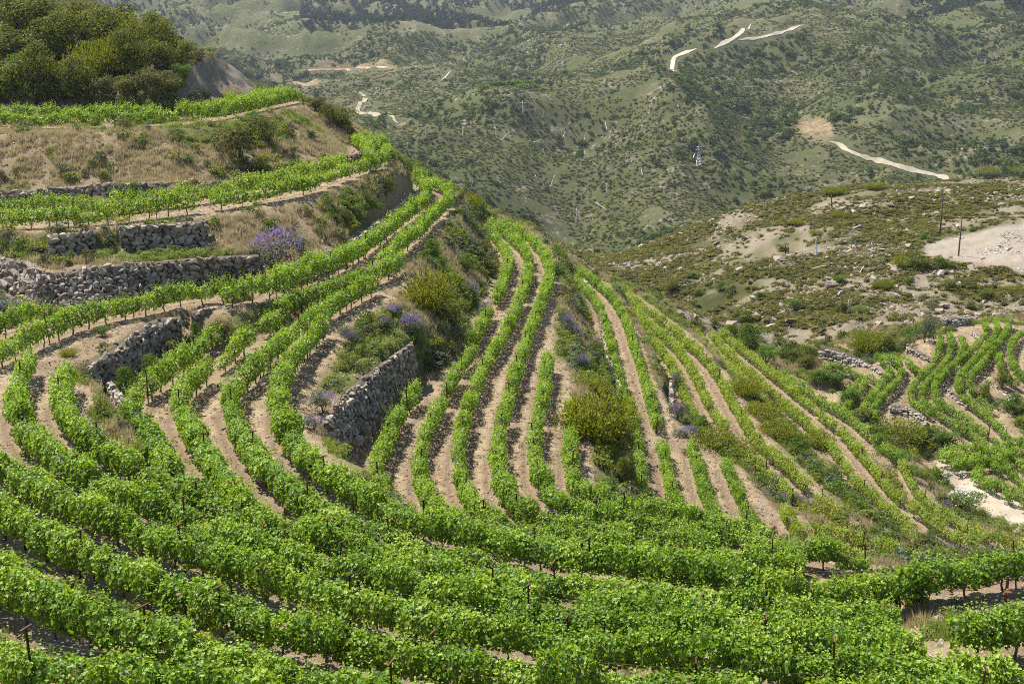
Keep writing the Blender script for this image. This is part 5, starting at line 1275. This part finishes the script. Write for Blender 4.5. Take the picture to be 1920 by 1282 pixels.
# pale dead trunks left by an old fire
def trunk_piece(name, mat, seed, forks=2):
    r = np.random.default_rng(seed); k = np.linspace(0, 1, 6)
    p = np.c_[np.cumsum(r.normal(0, 0.012, 6)), np.cumsum(r.normal(0, 0.012, 6)), k - 0.03]
    L = [tube(p, np.linspace(0.03, 0.010, 6), 6)]
    for f in range(forks):
        j = r.integers(2, 5); d = unit(np.array([r.normal(), r.normal(), 0.9])); L.append(tube(np.array([p[j], p[j] + d * 0.12, p[j] + d * r.uniform(0.18, 0.3)]), [0.013, 0.009, 0.004], 5))
    v, f_ = tubes(L); return mesh_np(name, v, f_, mat, True)
DEAD = [trunk_piece('dead_trunk', M['dead'], 900 + k, (0, 1, 0, 2, 0)[k]) for k in range(5)]
SNAG = [trunk_piece('burnt_snag', M['burnt'], 910 + k, 0) for k in range(2)]
dead_px = [q for i_, q in enumerate([(1098,300),(1103,312),(1118,316),(1130,308),(1000,268),(1012,272),(940,265),(945,275),(930,262),(1040,262),(1062,280),(1075,285),(1092,272),(1125,276),(1140,262),(1146,240),(1128,195),(1070,205),(1062,206),(1015,205),(1018,222),(985,242),(978,215),(900,290),(1030,352),(1055,375),(1082,420),(1015,410),(1140,395),(1162,430),(1010,345),(990,345),(1135,365),(1145,350),(1185,372),(1170,345),(1190,310),(1210,290),(1065,236),(1120,250),(1140,245),(1154,250),(870,255),(740,260),(765,282),(960,318),(885,352),(925,330),(1055,260),(1010,185),(1035,190),(1100,215),(1235,250),(1220,235),(1300,300),(1262,330),(1285,395),(1320,350),(1275,215),(1330,235),(1205,330),(1090,340),(1025,300),(975,300)]) if i_ % 2 == 0]
for i, (px, py) in enumerate(dead_px):
    p = spot(px + random.uniform(-3, 3), py); ln = random.uniform(14, 30) * p.y / FPX
    lie = random.random() < 0.55
    o = link('dead_tree_trunk', random.choice(DEAD), None, p + Vector((0, 0, 0.3 if lie else 0)), (random.uniform(0.7, 1.2) if lie else random.gauss(0, 0.12), random.gauss(0, 0.25), random.uniform(0, 6.28)), (ln * 1.5, ln * 1.5, ln))
    tag(o, 'bleached dead tree trunk on the far green hillside', 'dead tree', 'bleached trunks on the far hillside')
near_dead = [(1530,482,36,0),(1520,505,34,1),(1610,515,28,1),(1630,470,22,1),(1685,415,22,1),(1540,535,14,0),(1405,575,26,1),(1230,505,24,1),(1245,515,20,1),(1430,398,18,0),(1449,425,14,0),(1590,590,30,0),(1790,450,18,1),(1900,360,22,1),(1345,465,16,1),(1300,545,14,1),(1640,480,20,1),(1478,505,14,1),(1500,585,22,1),(1725,450,16,1)]
for px, py, h, lie in near_dead:
    p = spot(px, py); ln = h * p.y / FPX
    o = link('dead_tree_trunk', random.choice(DEAD), None, p + Vector((0, 0, 0.12 if lie else 0)), (random.uniform(1.1, 1.35) if lie else random.gauss(0, 0.06), random.gauss(0, 0.1), random.uniform(0.5, 2.6)), (ln * 1.3, ln * 1.3, ln))
    tag(o, 'bleached dead trunk %s the stony scrub hill across the gully' % ('lying on' if lie else 'still standing on'), 'dead tree', 'bleached trunks %s the scrub hill' % ('lying on' if lie else 'standing on'))
for px, py, h in ((1473,475,22),(1478,474,20),(1434,566-160,12),(1626,502,12),(1676,480,14),(1560,390,26),(1634,405,20),(1168,526,14)):
    p = spot(px, py); ln = h * p.y / FPX
    o = link('burnt_stump', random.choice(SNAG), None, p, (random.gauss(0, 0.05), random.gauss(0, 0.05), 0), (ln * 2, ln * 2, ln)); tag(o, 'blackened burnt tree stump on the stony scrub hill', 'stump', 'burnt stumps on the scrub hill')
# ------------------------------------------------------------------ posts, poles, pylon, bare tree
def box_np(x0, x1, y0, y1, z0, z1):
    v = np.array([(x, y, z) for z in (z0, z1) for x, y in ((x0, y0), (x1, y0), (x1, y1), (x0, y1))], float)
    return v, [np.array([(0, 3, 2, 1), (4, 5, 6, 7), (0, 1, 5, 4), (1, 2, 6, 5), (2, 3, 7, 6), (3, 0, 4, 7)])]
def steel_post(px, py0, py1, label, w=0.03, mat='rust', lean=(0, 0), arm=0.0, collar=0):
    """steel section post from its foot bearing and its top bearing"""
    p = spot(px, py0); a, e = sight(px, py1); h = max(0.7, e * p.y - p.z)
    t = w * 0.28
    parts = [box_np(-w, w, -t, t, -0.25, h), box_np(-t, t, -w, w, -0.25, h - 0.004)]
    v, f = tubes(parts)
    o = link('steel_post', mesh_np('steel_post', v, f, M[mat]), None, p, (lean[0], lean[1], random.uniform(-0.6, 0.6)))
    tag(o, label, 'post', 'rusty trellis end posts')
    if arm:
        v, f = box_np(-0.02, 0.02, -arm, arm, h + 0.003, h + 0.04); link('crossarm', mesh_np('crossarm', v, f, M[mat]), o)
    for k in range(collar):
        zc = h * (0.45 + 0.4 * k); v, f = box_np(-w * 2.4, w * 2.4, -w * 1.3, w * 1.3, zc, zc + 0.07); link('clamp', mesh_np('clamp', v, f, M[mat]), o, None, (0.3, 0, 0.4))
    return o, p, h
o, p, h = steel_post(640, 1024, 966, 'tall dark post with an orange strut, left of centre', 0.045, arm=0.10)
v, f = tube(np.array([(0.06, 0.0, h * 0.55), (0.5, -0.9, 0.0)]), 0.03, 6); link('strut', mesh_np('strut', v, f, M['red_rust'], True), o)
steel_post(535, 985, 955, 'slim dark end post with crossarm at the end of a hairpin row', 0.028, arm=0.12)
steel_post(622, 975, 958, 'short rusty end post next to the tall dark one', 0.028, arm=0.06)
steel_post(1090, 1090, 1016, 'tall rusty post standing above the centre vines', 0.034)
steel_post(1366, 1116, 1040, 'tall thin rusty post right of centre among vines', 0.030, lean=(0, 0.05))
steel_post(1310, 1160, 1122, 'black short post among the near right vines', 0.030)
steel_post(1080, 1012, 972, 'thin dark post among the centre rows', 0.026)
steel_post(1236, 1018, 972, 'thin dark post farther right among the centre rows', 0.026)
steel_post(1586, 1022, 984, 'thin post in front of the lavender at lower right', 0.024)
steel_post(1740, 1044, 1012, 'leaning thin post beside the low lavender strip', 0.022, lean=(0.1, 0.3))
o, p, h = steel_post(1630, 1150, 1084, 'leaning rusty post of the braced pair at lower right', 0.032, lean=(0.0, 0.20))
o, p, h = steel_post(1657, 1122, 1076, 'upright rusty post of the braced pair at lower right', 0.032)
v, f = tubes([tube(np.array([(0, 0, h * 0.3), (-2.0 * 0.55, -0.9 * 0.7, -0.02)]), 0.028, 6), tube(np.array([(0.02, 0.02, h * 0.28), (-1.7 * 0.55, -1.5 * 0.7, -0.05)]), 0.022, 6)])
link('brace', mesh_np('brace', v, f, M['red_rust'], True), o)
steel_post(1680, 1158, 1134, 'short black post at the edge of the grass patch', 0.028)
steel_post(1840, 1154, 1114, 'dark post beside the lone vine clump', 0.032, lean=(0, -0.05))
steel_post(1811, 1210, 1170, 'plain dark post on the bare ground at lower right', 0.030)
steel_post(1885, 1130, 1080, 'thick red rusty post with clamps at the right edge', 0.045, 'red_rust', collar=1)
steel_post(1664, 1280, 1222, 'black post low at the bottom right', 0.032)
# slack black cable between the posts at the lower right
c0, c1, c2 = spot(1722, 1108), spot(1885, 1130), spot(1990, 1120)
q = np.array([list(c0 + Vector((0, 0, 0.25))), list((c0 + c1) / 2 + Vector((0, 0, 0.12))), list(c1 + Vector((0, 0, 0.75))), list(c2 + Vector((0, 0, 1.1)))])
v, f = tube(resample(smooth_line(q, 3), 0.2), 0.012, 5)
o = link('cable', mesh_np('cable', v, f, M['hose'], True)); tag(o, 'slack black cable strung to the thick red post', 'cable')
def pole(px, py0, py1, label, w=0.10):
    p = spot(px, py0); a, e = sight(px, py1); h = e * p.y - p.z
    v, f = tube(np.array([(0, 0, -0.5), (0.02, 0, h * 0.5), (0, 0, h)]), [w, w * 0.85, w * 0.65], 8)
    o = link('utility_pole', mesh_np('utility_pole', v, f, M['pole'], True), None, p); tag(o, label, 'pole', 'wooden poles by the gravel platform')
    v, f = box_np(-0.45, 0.45, -0.05, 0.05, h - 0.35, h - 0.26); link('crossarm', mesh_np('crossarm', v, f, M['pole']), o, None, (0, 0, 0.6))
    for s in (-0.38, 0.38):
        v, f = tube(np.array([(s, 0, h - 0.26), (s, 0, h - 0.12)]), [0.03, 0.05], 6); link('insulator', mesh_np('insulator', v, f, M['steel'], True), o, None, (0, 0, 0.6))
pole(1762, 442, 370, 'tall dark pole behind the gravel platform')
pole(1797, 480, 404, 'dark pole in front of the gravel platform')
pole(1751, 316, 270, 'thin pole on the scrub hill crest, left one', 0.08)
pole(1850, 314, 265, 'thin pole on the scrub hill crest, right one', 0.08)
# lattice pylon on the far hill
p = spot(1310, 312); a, e = sight(1310, 272); h = e * p.y - p.z
root = link('lattice_pylon', None, None, p); tag(root, 'grey lattice pylon standing on the far hillside', 'pylon')
b, t_ = h * 0.13, h * 0.03
legs = []
for sx in (-1, 1):
    for sy in (-1, 1):
        v, f = tube(np.array([(sx * b, sy * b, -0.5), (sx * t_, sy * t_, h * 0.7), (sx * t_ * 0.7, sy * t_ * 0.7, h)]), 0.16, 4); link('leg', mesh_np('pylon_leg', v, f, M['steel']), root)
br = []
zs = np.linspace(0, h * 0.95, 8)
wd = np.interp(zs, [0, h * 0.7, h], [b, t_, t_ * 0.7])
for z0, z1, w0, w1 in zip(zs[:-1], zs[1:], wd[:-1], wd[1:]):
    for s in (-1, 1):
        br += [tube(np.array([(-w0, s * w0, z0), (w1, s * w1, z1)]), 0.08, 4), tube(np.array([(w0, s * w0, z0), (-w1, s * w1, z1)]), 0.08, 4), tube(np.array([(s * w0, -w0, z0), (s * w1, w1, z1)]), 0.08, 4)]
v, f = tubes(br); link('bracing', mesh_np('bracing', v, f, M['steel']), root)
for zz, w in ((0.78, 0.16), (0.90, 0.12)):
    v, f = tubes([tube(np.array([(-h * w, 0, h * zz), (0, 0, h * (zz + 0.03)), (h * w, 0, h * zz)]), 0.14, 4), tube(np.array([(-h * w, 0, h * zz), (h * w, 0, h * zz)]), 0.10, 4)]); link('crossarm', mesh_np('pylon_arm', v, f, M['steel']), root)
# leafless dead branch above the spiky broom on the bank
p = spot(800, 566); r = np.random.default_rng(5); L = []
s_ = p.y / FPX * 100
for k in range(16):
    d = unit(np.array([r.normal(0, 0.5), r.normal(0, 0.4), 1.0])); q = d * np.linspace(0, r.uniform(0.5, 1.0) * s_, 5)[:, None] + np.cumsum(r.normal(0, 0.04, (5, 3)), 0); L.append(tube(q, np.linspace(0.035, 0.008, 5), 5))
v, f = tubes(L); o = link('bare_shrub', mesh_np('bare_shrub', v, f, M['bark'], True), None, p); tag(o, 'leafless brown shrub rising above the spiky broom on the bank', 'shrub')
# strips of vines in the far valley
for i, (y0, x0, x1) in enumerate(((160, 920, 1000), (167, 905, 1005), (174, 900, 1000), (181, 898, 985), (188, 900, 965))):
    P = [spot(px, y0 - 0.03 * (px - x0)) for px in np.arange(x0, x1, 5)]
    P = [q for q in P if q.y > 600 * S]
    if len(P) < 4: continue
    parts = []
    for q in P:
        n = 40; c = np.c_[rng.normal(0, 2.4, n), rng.normal(0, 1.0, n), rng.uniform(0.2, 2.2, n)] + np.array([q.x - P[0].x, q.y - P[0].y, q.z - P[0].z])
        parts.append(leaves(c, rng.normal(0, 1, (n, 3)) + [0, 0, 0.8], rng.normal(0, 1, (n, 3)), 1.5, np.clip(rng.normal(0.4, 0.15, n), 0, 1)))
    v, f, cs = merge(parts); o = link('vine_row', mesh_np('far_vines', v, f, M['leafy'], False, cs), None, P[0])
    tag(o, 'distant strip of vines on the valley terrace, %s from the top' % ('first', 'second', 'third', 'fourth', 'lowest')[i], 'vine row', 'distant vine strips in the valley')
# ------------------------------------------------------------------ haze over the valley
def haze():
    x0, x1, y0, y1, z0, z1 = -2800, 2800, -40, 3400, float(Zg.min()) - 3, float(Zg.max()) + 12
    v, f = box_np(x0, x1, y0, y1, z0, z1)
    m = bpy.data.materials.new('haze_air'); m.use_nodes = True; nt = m.node_tree; nt.nodes.clear()
    out = nt.nodes.new('ShaderNodeOutputMaterial'); pv = nt.nodes.new('ShaderNodeVolumePrincipled')
    pv.inputs['Color'].default_value = (0.80, 0.88, 1.0, 1); pv.inputs['Density'].default_value = HAZE; pv.inputs['Anisotropy'].default_value = 0.2
    nt.links.new(pv.outputs[0], out.inputs['Volume'])
    o = link('haze', mesh_np('haze', v, f, m)); tag(o, 'thin bluish summer haze over the far hills', 'haze', kind='stuff')
HAZE = 0.00007
haze()
